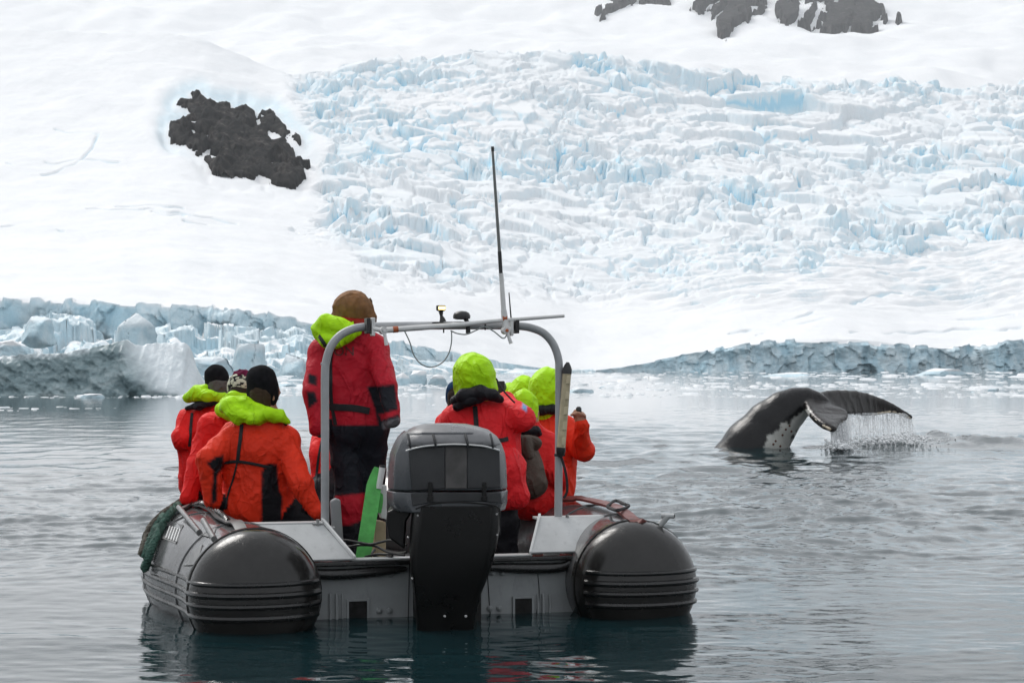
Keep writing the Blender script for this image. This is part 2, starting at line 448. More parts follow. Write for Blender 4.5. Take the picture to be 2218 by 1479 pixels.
    for _ in range(1):
        zz = z.copy(); zz[1:-1] = (z[:-2]+6*z[1:-1]+z[2:])/8; z = zz; zz = z.copy(); zz[:, 1:-1] = (z[:, :-2]+3*z[:, 1:-1]+z[:, 2:])/5; z = zz
    z = np.where(Ys[:, None] < 1e-9, zb, z)
    # ice shows where the snow cannot lie: on walls and inside cracks
    gy = np.gradient(z, axis=0)/np.gradient(Y, axis=0); gx = np.gradient(z, axis=1)/np.gradient(X, axis=1)
    slope = np.hypot(gx, gy)
    ice = sstep(0.55, 1.5, slope)*(0.45+0.55*sstep(-0.3, 0.3, fbm2(X/25, Y/30, 3, 90)))*W
    ice = np.clip(0.72*ice + 1.0*(crack > 4.5)+0.55*crv + 0.35*fr*sstep(0.5, 1.1, slope), 0, 1)
    ice = np.maximum(ice, 0.55*np.exp(-((sd+16)/14)**2)*(1-sstep(250, 380, v)))
    pale = 0.28*W*(1-soft)*(0.6+0.8*fbm2(X/70, Y/90, 3, 91))                        # bluish dusting of shattered ice
    ice = np.clip(np.maximum(ice, pale), 0, 1)
    me = np_mesh('glacier', np.stack([X, Y, z], -1).reshape(-1, 3), grid_quads(*X.shape))
    set_attr(me, 'ice', ice)
    tag(link('glacier', me, M_SNOW, smooth=False), kind='structure')

    # dark rock wall that breaks through the snow
    ug = np.linspace(350, 690, 200); Yg = np.linspace(880, 1300, 280)
    U = ug[None, :]*np.ones((len(Yg), 1)); YY = Yg[:, None]*np.ones((1, len(ug))); XX = (U-CX)*YY/F
    zb2 = base_z(XX, YY); V = VH-F*(zb2-H)/YY
    d = sdf_poly(U+4*fbm2(U/9, V/9, 3, 5), V+4*fbm2(U/9, V/9, 3, 6), ROCK_L)
    for h in SNOW_HOLES: d = np.minimum(d, -sdf_poly(U, V, h))
    d = np.minimum(d, (0.33-fbm2(U/26, V/15, 4, 27))*40)
    spots = fbm2(U/7, V/5, 3, 7); edge = np.clip(1-np.abs(d)/9, 0, 1)
    d = d - 7*edge*np.maximum(spots, 0)
    rise = np.clip(d*0.5, -5, 1.2)+np.clip(d/14, 0, 1)*(1.4+1.8*fbm2(XX/5, YY/16, 5, 8)+7.0*np.abs(fbm2(XX/13, YY/70, 4, 9))+2.6*np.abs(fbm2(XX/3.5, YY/12, 4, 10)))
    zz = zb2 + 0.4 + np.where(d > 0, rise+2.6*fbm2(XX/60, YY/110, 4, 2)*0.5+0.4, rise-1.5)
    keep = (d > -6).reshape(-1)
    q = grid_quads(*XX.shape); q = q[keep[q].any(1)]
    used = np.unique(q); remap = np.zeros(XX.size, np.int64); remap[used] = np.arange(len(used))
    me = np_mesh('rock_outcrop', np.stack([XX, YY, zz], -1).reshape(-1, 3)[used], remap[q])
    o = link('rock_outcrop', me, M_ROCK, smooth=False)
    tag(o, 'large dark rock wall breaking through the snow slope at the left', 'rock', 'rock outcrops in the snow')

# ------------------------------------------------------------------ far mountain behind the crest, half lost in the haze
M_ROCKS = [([(1285, 30), (1330, 8), (1300, -30), (1290, -80), (1440, -80), (1450, 0), (1455, 22), (1420, 8), (1380, 14), (1340, 22), (1318, 50), (1300, 52)], 'pale hazy rock patch at the top edge, leftmost of the summit rocks'),
           ([(1492, 30), (1520, 6), (1530, -60), (1650, -60), (1665, 20), (1640, 40), (1620, 62), (1590, 64), (1572, 84), (1556, 74), (1548, 48), (1535, 56), (1540, 30), (1515, 42)], 'hazy grey rock with a ragged tail pointing down, below the summit cloud'),
           ([(1678, 28), (1690, 5), (1690, -70), (1870, -70), (1880, 5), (1915, 22), (1924, 50), (1900, 74), (1860, 76), (1842, 68), (1848, 48), (1836, 66), (1800, 70), (1770, 62), (1745, 64), (1700, 66), (1684, 48)], 'widest hazy grey rock mass at the top edge of the snow'),
           ([(1936, 55), (1946, 38), (1954, 56), (1944, 60)], 'tiny dark rock peg right of the widest summit rock')]
def mtn_z(X, Y):
    u = CX+F*X/Y
    t = 0.130 + (0.262-0.130)*np.clip((Y-2300)/(5600-2300), 0, 1.1)**0.9
    return H+t*Y + 90*fbm2(X/900, Y/1300, 4, 500)+ 26*np.abs(fbm2(X/260, Y/500, 4, 510))
def build_mountain():
    us = np.linspace(-700, 2950, 300); Ys = np.linspace(2300, 5900, 200)
    U = us[None, :]*np.ones((len(Ys), 1)); Y = Ys[:, None]*np.ones((1, len(us))); X = (U-CX)*Y/F
    z = mtn_z(X, Y); z += 22*fbm2(X/120, Y/200, 5, 520)*sstep(2300, 2700, Y)
    me = np_mesh('mountain', np.stack([X, Y, z], -1).reshape(-1, 3), grid_quads(*X.shape)); set_attr(me, 'ice', np.zeros(X.size))
    tag(link('mountain', me, M_SNOW, smooth=True), kind='structure')
    for poly, label in M_ROCKS:
        a = [p[0] for p in poly]; ug = np.linspace(min(a)-12, max(a)+12, max(40, int((max(a)-min(a))*0.7))); Yg = np.linspace(3000, 5600, 300)
        U = ug[None, :]*np.ones((len(Yg), 1)); Y = Yg[:, None]*np.ones((1, len(ug))); X = (U-CX)*Y/F
        z0 = mtn_z(X, Y); zs = z0+22*fbm2(X/120, Y/200, 5, 520); V = VH-F*(z0-H)/Y
        d = sdf_poly(U+5*fbm2(U/14, V/14, 4, 15), V+5*fbm2(U/14, V/14, 4, 16), poly)
        d = d-9*np.clip(fbm2(U/22, V/16, 4, 17)-0.10, 0, 1)*2; d = np.minimum(d, (0.22-fbm2(U/26+V/30, V/20, 4, 28))*40)
        zz = zs+np.where(d > 0, np.clip(d*6, 0, 16)+10*fbm2(X/30, Y/80, 4, 18), np.clip(d*5, -50, 0)-6)
        keep = (d > -5).reshape(-1); q = grid_quads(*X.shape); q = q[keep[q].any(1)]
        used = np.unique(q); remap = np.zeros(X.size, np.int64); remap[used] = np.arange(len(used))
        me = np_mesh('rock_outcrop', np.stack([X, Y, zz], -1).reshape(-1, 3)[used], remap[q])
        tag(link('rock_outcrop', me, M_ROCK, smooth=False), label, 'rock', 'rock outcrops in the snow')

# ------------------------------------------------------------------ ice fronts at the water
def build_cliffs():
    us = np.linspace(-280, 2500, 1000); nz = 56
    uu = us[None, :]*np.ones((nz, 1)); k = np.linspace(0, 1, nz)[:, None]
    Y0 = front_Y(us)[None, :]; X0 = (us[None, :]-CX)*Y0/F
    zt = base_z(X0, Y0)
    top = np.maximum(zt, 0.5)+np.clip(0.5+1.2*fbm2(us/26, us*0, 3, 444)+0.5*np.sign(noise2(us/19, us*0+5, 445)), 0, 2)[None, :]*np.clip(zt/8, 0.1, 1)*0.8
    z = -0.8+(top+0.8)*k*np.ones_like(uu)
    a = X0*np.ones((nz, 1))
    f1, e, ca, cb, r = cells2(a/7.0+0.4*noise2(a/5, z/4, 62), z/16.0+0.35*noise2(a/4, z/5, 63), 600)
    out = 2.6*(r[0]-0.3)+ (a/7.0-ca)*3.0*(r[1]-0.5)
    f1, e2, ca, cb, r2 = cells2(a/2.6, z/2.8, 640)
    out += 1.3*(r2[0]-0.5)
    out += 1.1*np.abs(fbm2(a/3.2, z/22, 4, 655))*2
    out += 1.5*fbm2(a/5, z/4, 5, 650)+2.2*(1-k)**2
    out *= np.clip(top/6.0, 0.15, 1.2)
    env = sstep(1.0, 0.86, k)*0.6+0.4
    Y = Y0-np.maximum(out*env, -0.5)-0.4
    X = X0*np.ones((nz, 1))
    # the snow cap folds back from the brink
    rows = []
    for dy, dz in ((1.2, 0.12), (8.0, -0.6), (16.0, -4.0)):
        yy = Y[-1]+dy if dy < 2 else Y0[0]+dy
        rows.append(np.stack([X[-1], yy, top[0]+dz], -1))
    P = np.concatenate([np.stack([X, Y, z], -1), np.stack(rows)], 0)
    snow = np.concatenate([np.clip((k-0.95)/0.05, 0, 1)*np.ones_like(uu)*0.6, np.ones((3, len(us)))], 0)
    me = np_mesh('glacier_front', P.reshape(-1, 3), grid_quads(P.shape[0], P.shape[1])); set_attr(me, 'snow', snow)
    tag(link('ice_cliff', me, M_CLIFF, smooth=False), 'blue grey ice cliff along the water at the foot of the glacier', 'ice cliff', kind='structure')

    # tumbled blocks in front of the left-hand front
    us = np.linspace(-280, 1290, 640); ks = np.linspace(0, 1, 110)
    uu = us[None, :]*np.ones((len(ks), 1)); k = ks[:, None]
    YB = front_Y(us)[None, :]; YA = YB-70-20*noise2(us/60, us*0+1, 700)[None, :]
    Y = YA+(YB-4-YA)*k; X = (uu-CX)*Y/F
    vb = table(uu, [(-400, 715), (0, 715), (150, 700), (230, 728), (330, 735), (420, 715), (520, 740), (640, 735), (760, 770), (860, 775), (980, 790), (1080, 800), (1180, 806), (1290, 812)])
    ztop = np.maximum(H+(VH-vb)*YB/F, 0.2)
    prof = 0.12+0.88*sstep(0.0, 0.95, k)**1.1
    z0 = ztop*prof
    f1, e, cx, cy, r = cells2(X/7.5+0.3*noise2(X/4, Y/5, 71), Y/11, 720)
    f1, e2, cx, cy, r2 = cells2(X/3.0, Y/4.2, 740)
    amp = np.clip(ztop/7.0, 0.25, 1.0)*sstep(0.0, 0.12, k)
    z = z0+amp*((r[0]-0.5)*5.0+(r2[0]-0.5)*2.4+1.6*fbm2(X/4, Y/6, 4, 760))
    z = np.where(k < 0.02, -0.6, np.maximum(z, -0.6))
    gy = np.gradient(z, axis=0)/np.gradient(Y, axis=0)
    snow = np.clip((1-sstep(0.25, 0.9, np.abs(gy)))*(0.35+0.65*(r[1] > 0.55)), 0, 0.9)
    me = np_mesh('fallen_ice', np.stack([X, Y, z], -1).reshape(-1, 3), grid_quads(*X.shape)); set_attr(me, 'snow', snow)
    tag(link('ice_rubble', me, M_CLIFF, smooth=False), 'heap of broken blue ice blocks fallen before the left glacier front', 'ice rubble', kind='stuff')

def rock_like(name, loc, size, seed, mat, rot=0.0, flat=0.25, snow_top=0.6, sub=4, cut=6):
    """an irregular floating ice block: a sphere cut by random planes, then roughened"""
    bm = bmesh.new(); bmesh.ops.create_icosphere(bm, subdivisions=sub, radius=1.0)
    P = np.array([v.co[:] for v in bm.verts]); rng = np.random.RandomState(seed)
    P[:, 2] *= 0.9
    P *= 1.25
    for _ in range(cut+7):
        n = rng.normal(size=3); n[2] = abs(n[2])*0.7; n /= np.linalg.norm(n); d = 0.34+0.34*rng.rand()
        s = P@n-d; P -= np.where(s > 0, s, 0)[:, None]*n[None, :]
    P *= (1+0.14*fbm3(P[:, 0]*3.4+seed, P[:, 1]*2.4, P[:, 2]*2.4, 3, seed)+0.07*fbm3(P[:, 0]*8+seed, P[:, 1]*6, P[:, 2]*6, 2, seed))[:, None]
    nrm = P[:, 2]/np.maximum(np.linalg.norm(P, axis=1), 1e-6)
    P *= np.array(size)[None, :]; P[:, 2] += -flat*size[2]*0+0.0
    c, s = math.cos(rot), math.sin(rot)
    P = np.stack([P[:, 0]*c-P[:, 1]*s, P[:, 0]*s+P[:, 1]*c, P[:, 2]], -1)
    F_ = np.array([[l.vert.index for l in f.loops] for f in bm.faces]); bm.free()
    me = np_mesh(name, P, F_); set_attr(me, 'snow', np.clip((nrm-0.1)*2.0, 0, 1)*snow_top)
    o = link(name, me, mat, smooth=False); o.location = loc; return o

def build_bergs():
    # grounded iceberg at the left edge: a steep banded wall and a white slope
    us = np.linspace(-330, 416, 300); Yf = 91.0
    ridge = table(us, [(-330, 790), (-120, 778), (0, 771), (60, 768), (120, 765), (180, 757), (235, 744), (258, 737), (275, 748), (310, 744), (345, 742), (380, 741), (388, 752), (391, 775), (405, 800), (412, 824), (416, 848)])
    ridge = ridge+2.2*noise2(us/9, us*0, 801)
    Xr = (us-CX)*Yf/F; zr = np.maximum(H+(VH-ridge)*(Yf+2.0)/F, 0.08)
    nk = 70; k = np.linspace(0, 1, nk)[:, None]
    white = sstep(225, 300, us+(1-k)*-95)*np.ones((nk, 1))                   # the sloping snowy face, leaning right as it falls
    und = 1-sstep(0.0, 0.30, k)                                          # undercut at the waterline
    steep = 0.5*k**1.6; slope = 2.6*k**1.15
    yo = steep*(1-white)+slope*white
    wob = 0.55*fbm2(us[None, :]/38+k*1.2, k*3.0+us[None, :]/160, 4, 810)+0.22*np.abs(fbm2(us[None, :]/14, k*5-us[None, :]/50, 4, 815))
    Y = Yf+yo-0.55*(1-k)*(1-white)+wob*(0.35+0.65*(1-white))+0.35*und*sstep(280, 340, us)[None, :]*(1-sstep(370, 395, us)[None, :])
    z = -0.5+(zr[None, :]+0.5)*k+0.0*Y
    X = Xr[None, :]*np.ones((nk, 1))
    P = [np.stack([X, Y, z], -1)]
    snow = [np.clip(white*sstep(0.16, 0.24, k+0.10*fbm2(us[None, :]/25, k*2, 3, 820))+0.55*sstep(0.86, 0.97, k)*(us[None, :] < 190), 0, 1)]
    for q in np.linspace(0.1, 1, 14):
        P.append(np.stack([Xr, Y[-1]+4.0*q, zr*(1-q*q)-0.5*q*q+0.1*fbm2(Xr*2, Xr*0+q*6, 3, 830)], -1)[None]); snow.append(np.ones((1, len(us)))*0.8)
    P = np.concatenate(P, 0); snow = np.concatenate(snow, 0)
    me = np_mesh('iceberg', P.reshape(-1, 3), grid_quads(P.shape[0], P.shape[1])); set_attr(me, 'snow', snow)
    t = NT('grey_berg_ice'); st = t.mapping((0.5, 0.5, 1.2), (0, 0.45, 0))
    n = t.noise(0.9, 7, 0.62, st, 1.6); n2 = t.noise(3.5, 5, 0.6)
    c = t.ramp(n, [(0.30, (0.10, 0.16, 0.18)), (0.46, (0.19, 0.27, 0.29)), (0.60, (0.32, 0.41, 0.43)), (0.78, (0.58, 0.66, 0.68))])
    s = t.mix(n2, (0.62, 0.71, 0.75), (0.80, 0.83, 0.85))
    t.set(color=t.mix(t.attr('snow').outputs['Fac'], c, s), rough=0.4, normal=t.bump(t.noise(4, 6, 0.65), 0.5, 0.15))
    global M_BERG
    M_BERG = t.m
    tag(link('iceberg', me, t.m, smooth=False), 'long grey banded iceberg with a white slope, afloat at the left edge', 'iceberg')

    def block(u, v, w, h, Y, seed, label, mat=M_CLIFF, snow=0.5, depth=0.8, rot=0.0, name='ice_block', grp=None, cut=7):
        p = pt(u, v, Y); o = rock_like(name, (p.x, p.y, p.z), (w*Y/F/2, depth*w*Y/F/2, h*Y/F/2), seed, mat, rot, snow_top=snow, sub=4, cut=cut)
        tag(o, label, 'ice block' if name == 'ice_block' else 'ice floe', grp); return o
    g1 = 'big ice blocks before the glacier front'
    block(290, 716, 150, 105, 330, 3, 'tallest grey blue ice block standing behind the iceberg', grp=g1, cut=10, rot=0.3)
    block(85, 705, 90, 90, 335, 9, 'blue ice pillar behind the iceberg at the left edge', grp=g1, cut=8)
    block(535, 768, 150, 95, 330, 14, 'flat topped blue grey ice block left of the standing driver', grp=g1, cut=10, rot=-0.2)
    block(450, 790, 130, 70, 320, 21, 'rounded blue ice block right behind the black knitted hats', grp=g1, cut=6)
    block(30, 752, 110, 44, 300, 23, 'white snowy ice hump on top of the iceberg at the left edge', snow=1.0, grp=g1)
    block(640, 790, 120, 70, 325, 27, 'pale ice block partly hidden by the standing driver', grp=g1, cut=8)
    g2 = 'small ice floes on the water'
    block(200, 857, 95, 20, 84, 31, 'thin white ice floe floating before the grey iceberg', M_CLIFF, 1.0, 0.6, name='ice_floe', grp=g2)
    block(408, 852, 60, 34, 92, 33, 'white ice floe at the right tip of the grey iceberg', M_CLIFF, 1.0, name='ice_floe', grp=g2)
    block(868, 822, 70, 40, 150, 37, 'white pointed ice lump just right of the driver', M_CLIFF, 1.0, name='ice_floe', grp=g2)
    block(905, 815, 60, 46, 152, 38, 'tallest white ice lump between the driver and the hooded group', M_CLIFF, 1.0, name='ice_floe', grp=g2)
    block(948, 822, 66, 34, 150, 41, 'low white ice lump left of the hooded group', M_CLIFF, 1.0, name='ice_floe', grp=g2)
    block(1262, 846, 90, 30, 104, 43, 'flat pale ice floe right beside the arch post', M_CLIFF, 0.9, name='ice_floe', grp=g2)
    block(1320, 838, 66, 10, 125, 47, 'low grey ice floe right of the flat pale floe', M_CLIFF, 0.2, name='ice_floe', grp=g2)
    block(1720, 812, 160, 24, 300, 51, 'white ice mound at the foot of the right ice cliff', M_CLIFF, 1.0, name='ice_floe', grp=g2)
    block(1420, 822, 100, 20, 240, 53, 'small white ice heap near the left end of the right cliff', M_CLIFF, 1.0, name='ice_floe', grp=g2)
    block(2030, 806, 140, 26, 330, 57, 'broad white ice mound low under the right ice cliff', M_CLIFF, 1.0, name='ice_floe', grp=g2)
    block(2150, 846, 46, 20, 108, 59, 'grey translucent ice lump drifting above the whale fluke', M_CLIFF, 0.2, name='ice_floe', grp=g2)
    block(2110, 853, 50, 12, 102, 61, 'low glassy ice piece left of the grey drifting lump', M_CLIFF, 0.2, name='ice_floe', grp=g2)
    block(620, 832, 70, 14, 135, 67, 'flat white ice pan left of the standing driver', M_CLIFF, 1.0, name='ice_floe', grp=g2)

    # brash ice: countless small pieces covering the far water
    rng = np.random.RandomState(12); V, Q = [], []; n = 0
    N = 15000
    vv = 801+ (rng.rand(N)**0.9)*92
    Y = H*F/(vv-VH); uu = rng.rand(N)*2700-240; X = (uu-CX)*Y/F
    band = fbm2(X/22, Y/13, 4, 900)+0.25*fbm2(X/5, Y/3, 3, 902)+sstep(895, 835, vv)*0.50-0.22
    keep = band > rng.rand(N)*0.35-0.05
    X, Y, uu = X[keep], Y[keep], uu[keep]
    wpx = np.exp(rng.normal(1.95, 0.8, len(X))); w = np.clip(wpx*Y/F/2, 0.03, 4.0)
    base = np.array([[math.cos(a), math.sin(a)] for a in np.linspace(0, 2*math.pi, 7)[:-1]])
    for i in range(len(X)):
        r = w[i]*(0.6+0.7*rng.rand(6)); dd = 0.35+0.8*rng.rand(); hh = min(0.25, w[i]*0.22)*(0.25+0.9*rng.rand()**3)
        bx, by = X[i]+base[:, 0]*r, Y[i]+base[:, 1]*r*dd*3.0
        tx, ty = X[i]+base[:, 0]*r*0.72, Y[i]+base[:, 1]*r*dd*2.0
        z2 = hh*(0.6+0.7*rng.rand(6))
        V += [(bx[j], by[j], -0.06) for j in range(6)]+[(tx[j], ty[j], z2[j]) for j in range(6)]
        Q += [(n+j, n+(j+1) % 6, n+6+(j+1) % 6, n+6+j) for j in range(6)]+[(n+6, n+7, n+8, n+9), (n+6, n+9, n+10, n+11)]
        n += 12
    me = np_mesh('brash_ice', np.array(V), np.array(Q))
    t = NT('brash'); c = t.ramp(t.noise(0.3, 4), [(0.35, (0.50, 0.55, 0.58)), (0.65, (0.82, 0.84, 0.86))]); t.set(color=c, rough=0.6)
    tag(link('brash_ice', me, t.m, smooth=False), 'countless small white ice pieces drifting on the far water', 'brash ice', kind='stuff')

build_sea(); build_glacier(); build_mountain(); build_cliffs(); build_bergs()

def build_haze():
    bm = bmesh.new(); bmesh.ops.create_cube(bm, size=1.0)
    me = bpy.data.meshes.new('haze'); 
    for v in bm.verts: v.co = Vector((v.co.x*17000, 2950+v.co.y*11000, 0)) + Vector((0, 0, 2100 if v.co.z > 0 else -3.0))
    bm.to_mesh(me); bm.free()
    m = bpy.data.materials.new('cold_haze'); m.use_nodes = True; nt = m.node_tree; nt.nodes.clear()
    o = nt.nodes.new('ShaderNodeOutputMaterial'); p = nt.nodes.new('ShaderNodeVolumePrincipled')
    p.inputs['Color'].default_value = (0.93, 0.95, 0.97, 1); p.inputs['Density'].default_value = 6.5e-5; p.inputs['Anisotropy'].default_value = 0.0
    nt.links.new(p.outputs[0], o.inputs['Volume'])
    ob = link('haze', me, m, smooth=False); tag(ob, kind='stuff')
build_haze()
# ------------------------------------------------------------------ mesh builder
class MB:
    def __init__(s): s.v, s.f, s.m = [], [], []
    def add(s, vs, fs, mi=0):
        n = len(s.v); s.v += [tuple(p) for p in vs]; s.f += [tuple(n+i for i in f) for f in fs]; s.m += [mi]*len(fs); return s
    def rings(s, rings, mi=0, cap=True, closed=False):
        n = len(rings[0]); vs = [p for r in rings for p in r]; fs = []
        m = len(rings)
        for i in range(m if closed else m-1):
            for j in range(n):
                a, b = i*n+j, i*n+(j+1) % n; c, d = ((i+1) % m)*n+(j+1) % n, ((i+1) % m)*n+j
                fs.append((a, b, c, d))
        if cap and not closed: fs += [tuple(range(n-1, -1, -1)), tuple((m-1)*n+j for j in range(n))]
        return s.add(vs, fs, mi)
    def tube(s, path, r, n=12, mi=0, cap=True, flat=1.0):
        path = [Vector(p) for p in path]; m = len(path); rs = r if isinstance(r, (list, tuple, np.ndarray)) else [r]*m
        up = None; R = []
        for i, p in enumerate(path):
            t = (path[min(i+1, m-1)]-path[max(i-1, 0)]).normalized()
            if up is None:
                up = Vector((0, 0, 1)) if abs(t.z) < 0.9 else Vector((1, 0, 0))
            a = up-t*up.dot(t)
            if a.length < 1e-5: a = t.orthogonal()
            a.normalize(); b = t.cross(a); up = a
            R.append([p+(a*math.cos(q)*flat+b*math.sin(q))*rs[i] for q in [2*math.pi*k/n for k in range(n)]])
        return s.rings(R, mi, cap)
    def box(s, c, ax, ay, az, mi=0):
        c, ax, ay, az = Vector(c), Vector(ax), Vector(ay), Vector(az)
        vs = [c+ax*i+ay*j+az*k for i in (-1, 1) for j in (-1, 1) for k in (-1, 1)]
        return s.add(vs, [(0, 1, 3, 2), (4, 6, 7, 5), (0, 4, 5, 1), (2, 3, 7, 6), (0, 2, 6, 4), (1, 5, 7, 3)], mi)
    def prism(s, poly, off, mi=0):
        off = Vector(off); n = len(poly); a = [Vector(p) for p in poly]; b = [p+off for p in a]
        return s.add(a+b, [tuple(range(n)), tuple(range(2*n-1, n-1, -1))]+[(i, n+i, n+(i+1) % n, (i+1) % n) for i in range(n)], mi)
    def ribbon(s, pts, nrm, width, thick, mi=0):
        """a band of cloth: pts centre line, nrm outward normals"""
        R = []; m = len(pts)
        for i, p in enumerate(pts):
            t = (pts[min(i+1, m-1)]-pts[max(i-1, 0)]).normalized(); n = nrm[i].normalized(); b = t.cross(n).normalized()
            w = width[i]/2 if isinstance(width, (list, tuple)) else width/2
            R.append([p+b*w-n*thick, p+b*w+n*thick*0.6, p+n*thick, p-b*w+n*thick*0.6, p-b*w-n*thick])
        return s.rings(R, mi)
    def build(s, name, mats, parent=None, smooth=True, bevel=0.0, sub=0):
        me = bpy.data.meshes.new(name); me.from_pydata(s.v, [], s.f); me.update()
        bm = bmesh.new(); bm.from_mesh(me); bmesh.ops.recalc_face_normals(bm, faces=bm.faces[:]); bm.to_mesh(me); bm.free()
        if any(s.m): me.polygons.foreach_set('material_index', s.m)
        o = link(name, me, mats, parent, smooth)
        if bevel:
            b = o.modifiers.new('bevel', 'BEVEL'); b.width = bevel; b.segments = 2; b.limit_method = 'ANGLE'; b.angle_limit = 0.6
        if sub:
            b = o.modifiers.new('sub', 'SUBSURF'); b.levels = sub; b.render_levels = sub
        if smooth and not sub:
            try: me.set_sharp_from_angle(angle=math.radians(40))
            except Exception: pass
        return o

def spline(P, n=8):
    P = [Vector(p) for p in P]; out = []
    for i in range(len(P)-1):
        a, b, c, d = P[max(i-1, 0)], P[i], P[i+1], P[min(i+2, len(P)-1)]
        for k in range(n):
            t = k/n; out.append(0.5*((2*b)+(c-a)*t+(2*a-5*b+4*c-d)*t*t+(3*b-a-3*c+d)*t**3))
    return out+[P[-1]]

# ------------------------------------------------------------------ signed-distance bodies (people, cloth, whale)
def surface_nets(f, lo, hi, h):
    lo, hi = np.array(lo, float), np.array(hi, float); n = np.ceil((hi-lo)/h).astype(int)+1
    g = np.meshgrid(*[lo[i]+h*np.arange(n[i]) for i in range(3)], indexing='ij')
    val = f(g[0], g[1], g[2]); s = val < 0
    c = [slice(0, -1), slice(1, None)]
    cnt = np.zeros(tuple(n-1), np.int8)
    for i in (0, 1):
        for j in (0, 1):
            for k in (0, 1): cnt += s[c[i], c[j], c[k]]
    act = (cnt > 0) & (cnt < 8); idx = np.full(act.shape, -1, np.int64); ii = np.argwhere(act); idx[act] = np.arange(len(ii))
    acc = np.zeros((len(ii), 3)); num = np.zeros(len(ii))
    for ax in range(3):
        o1, o2 = [(1, 2), (0, 2), (0, 1)][ax]
        for a in (0, 1):
            for b in (0, 1):
                p = ii.copy(); p[:, o1] += a; p[:, o2] += b; q = p.copy(); q[:, ax] += 1
                va, vb = val[tuple(p.T)], val[tuple(q.T)]; m = (va < 0) != (vb < 0)
                t = np.where(m, va/np.where(va == vb, 1, va-vb), 0); x = p.astype(float); x[:, ax] += t
                acc[m] += x[m]; num[m] += 1
    V = lo+h*acc/np.maximum(num, 1)[:, None]; Q = []
    for ax in range(3):
        o1, o2 = [(1, 2), (2, 0), (0, 1)][ax]
        sl = [slice(None)]*3; sl2 = [slice(None)]*3; sl[ax] = slice(0, -1); sl2[ax] = slice(1, None)
        e = s[tuple(sl)] != s[tuple(sl2)]; ee = np.argwhere(e)
        ee = ee[(ee[:, o1] > 0) & (ee[:, o2] > 0) & (ee[:, o1] < n[o1]-1) & (ee[:, o2] < n[o2]-1)]
        ins = s[tuple(ee.T)]
        k = []
        for (a, b) in ((-1, -1), (0, -1), (0, 0), (-1, 0)):
            p = ee.copy(); p[:, o1] += a; p[:, o2] += b; k.append(idx[tuple(p.T)])
        q = np.stack(k, -1); q[~ins] = q[~ins][:, ::-1]; Q.append(q)
    Q = np.concatenate(Q); Q = Q[(Q >= 0).all(1)]
    return V, Q

def prim_dist(p, x, y, z):
    if p['t'] == 'c':
        a, b = p['a'], p['b']; d = b-a; L = max(d.length_squared, 1e-9)
        t = np.clip(((x-a.x)*d.x+(y-a.y)*d.y+(z-a.z)*d.z)/L, 0, 1)
        dx, dy, dz = x-a.x-t*d.x, y-a.y-t*d.y, z-a.z-t*d.z
        return np.sqrt(dx*dx+dy*dy+dz*dz)-(p['ra']+(p['rb']-p['ra'])*t)
    c, r, M = p['c'], p['r'], p['M']
    dx, dy, dz = x-c.x, y-c.y, z-c.z
    lx = dx*M[0][0]+dy*M[1][0]+dz*M[2][0]; ly = dx*M[0][1]+dy*M[1][1]+dz*M[2][1]; lz = dx*M[0][2]+dy*M[1][2]+dz*M[2][2]
    k = np.sqrt((lx/r[0])**2+(ly/r[1])**2+(lz/r[2])**2)
    return (k-1)*min(r) if p.get('lo') else (k-1)*np.where(k > 1, min(r)+ (sorted(r)[1]-min(r))*0.5, min(r))

def cap(a, b, ra, rb, col, k=0.03): return dict(t='c', a=Vector(a), b=Vector(b), ra=ra, rb=rb, col=col, k=k)
def ell(c, r, col, fwd=(0, 1, 0), up=(0, 0, 1), k=0.03):
    f = Vector(fwd).normalized(); u = Vector(up); s = f.cross(u).normalized(); u = s.cross(f)
    return dict(t='e', c=Vector(c), r=r, M=Matrix((s, f, u)).transposed(), col=col, k=k)

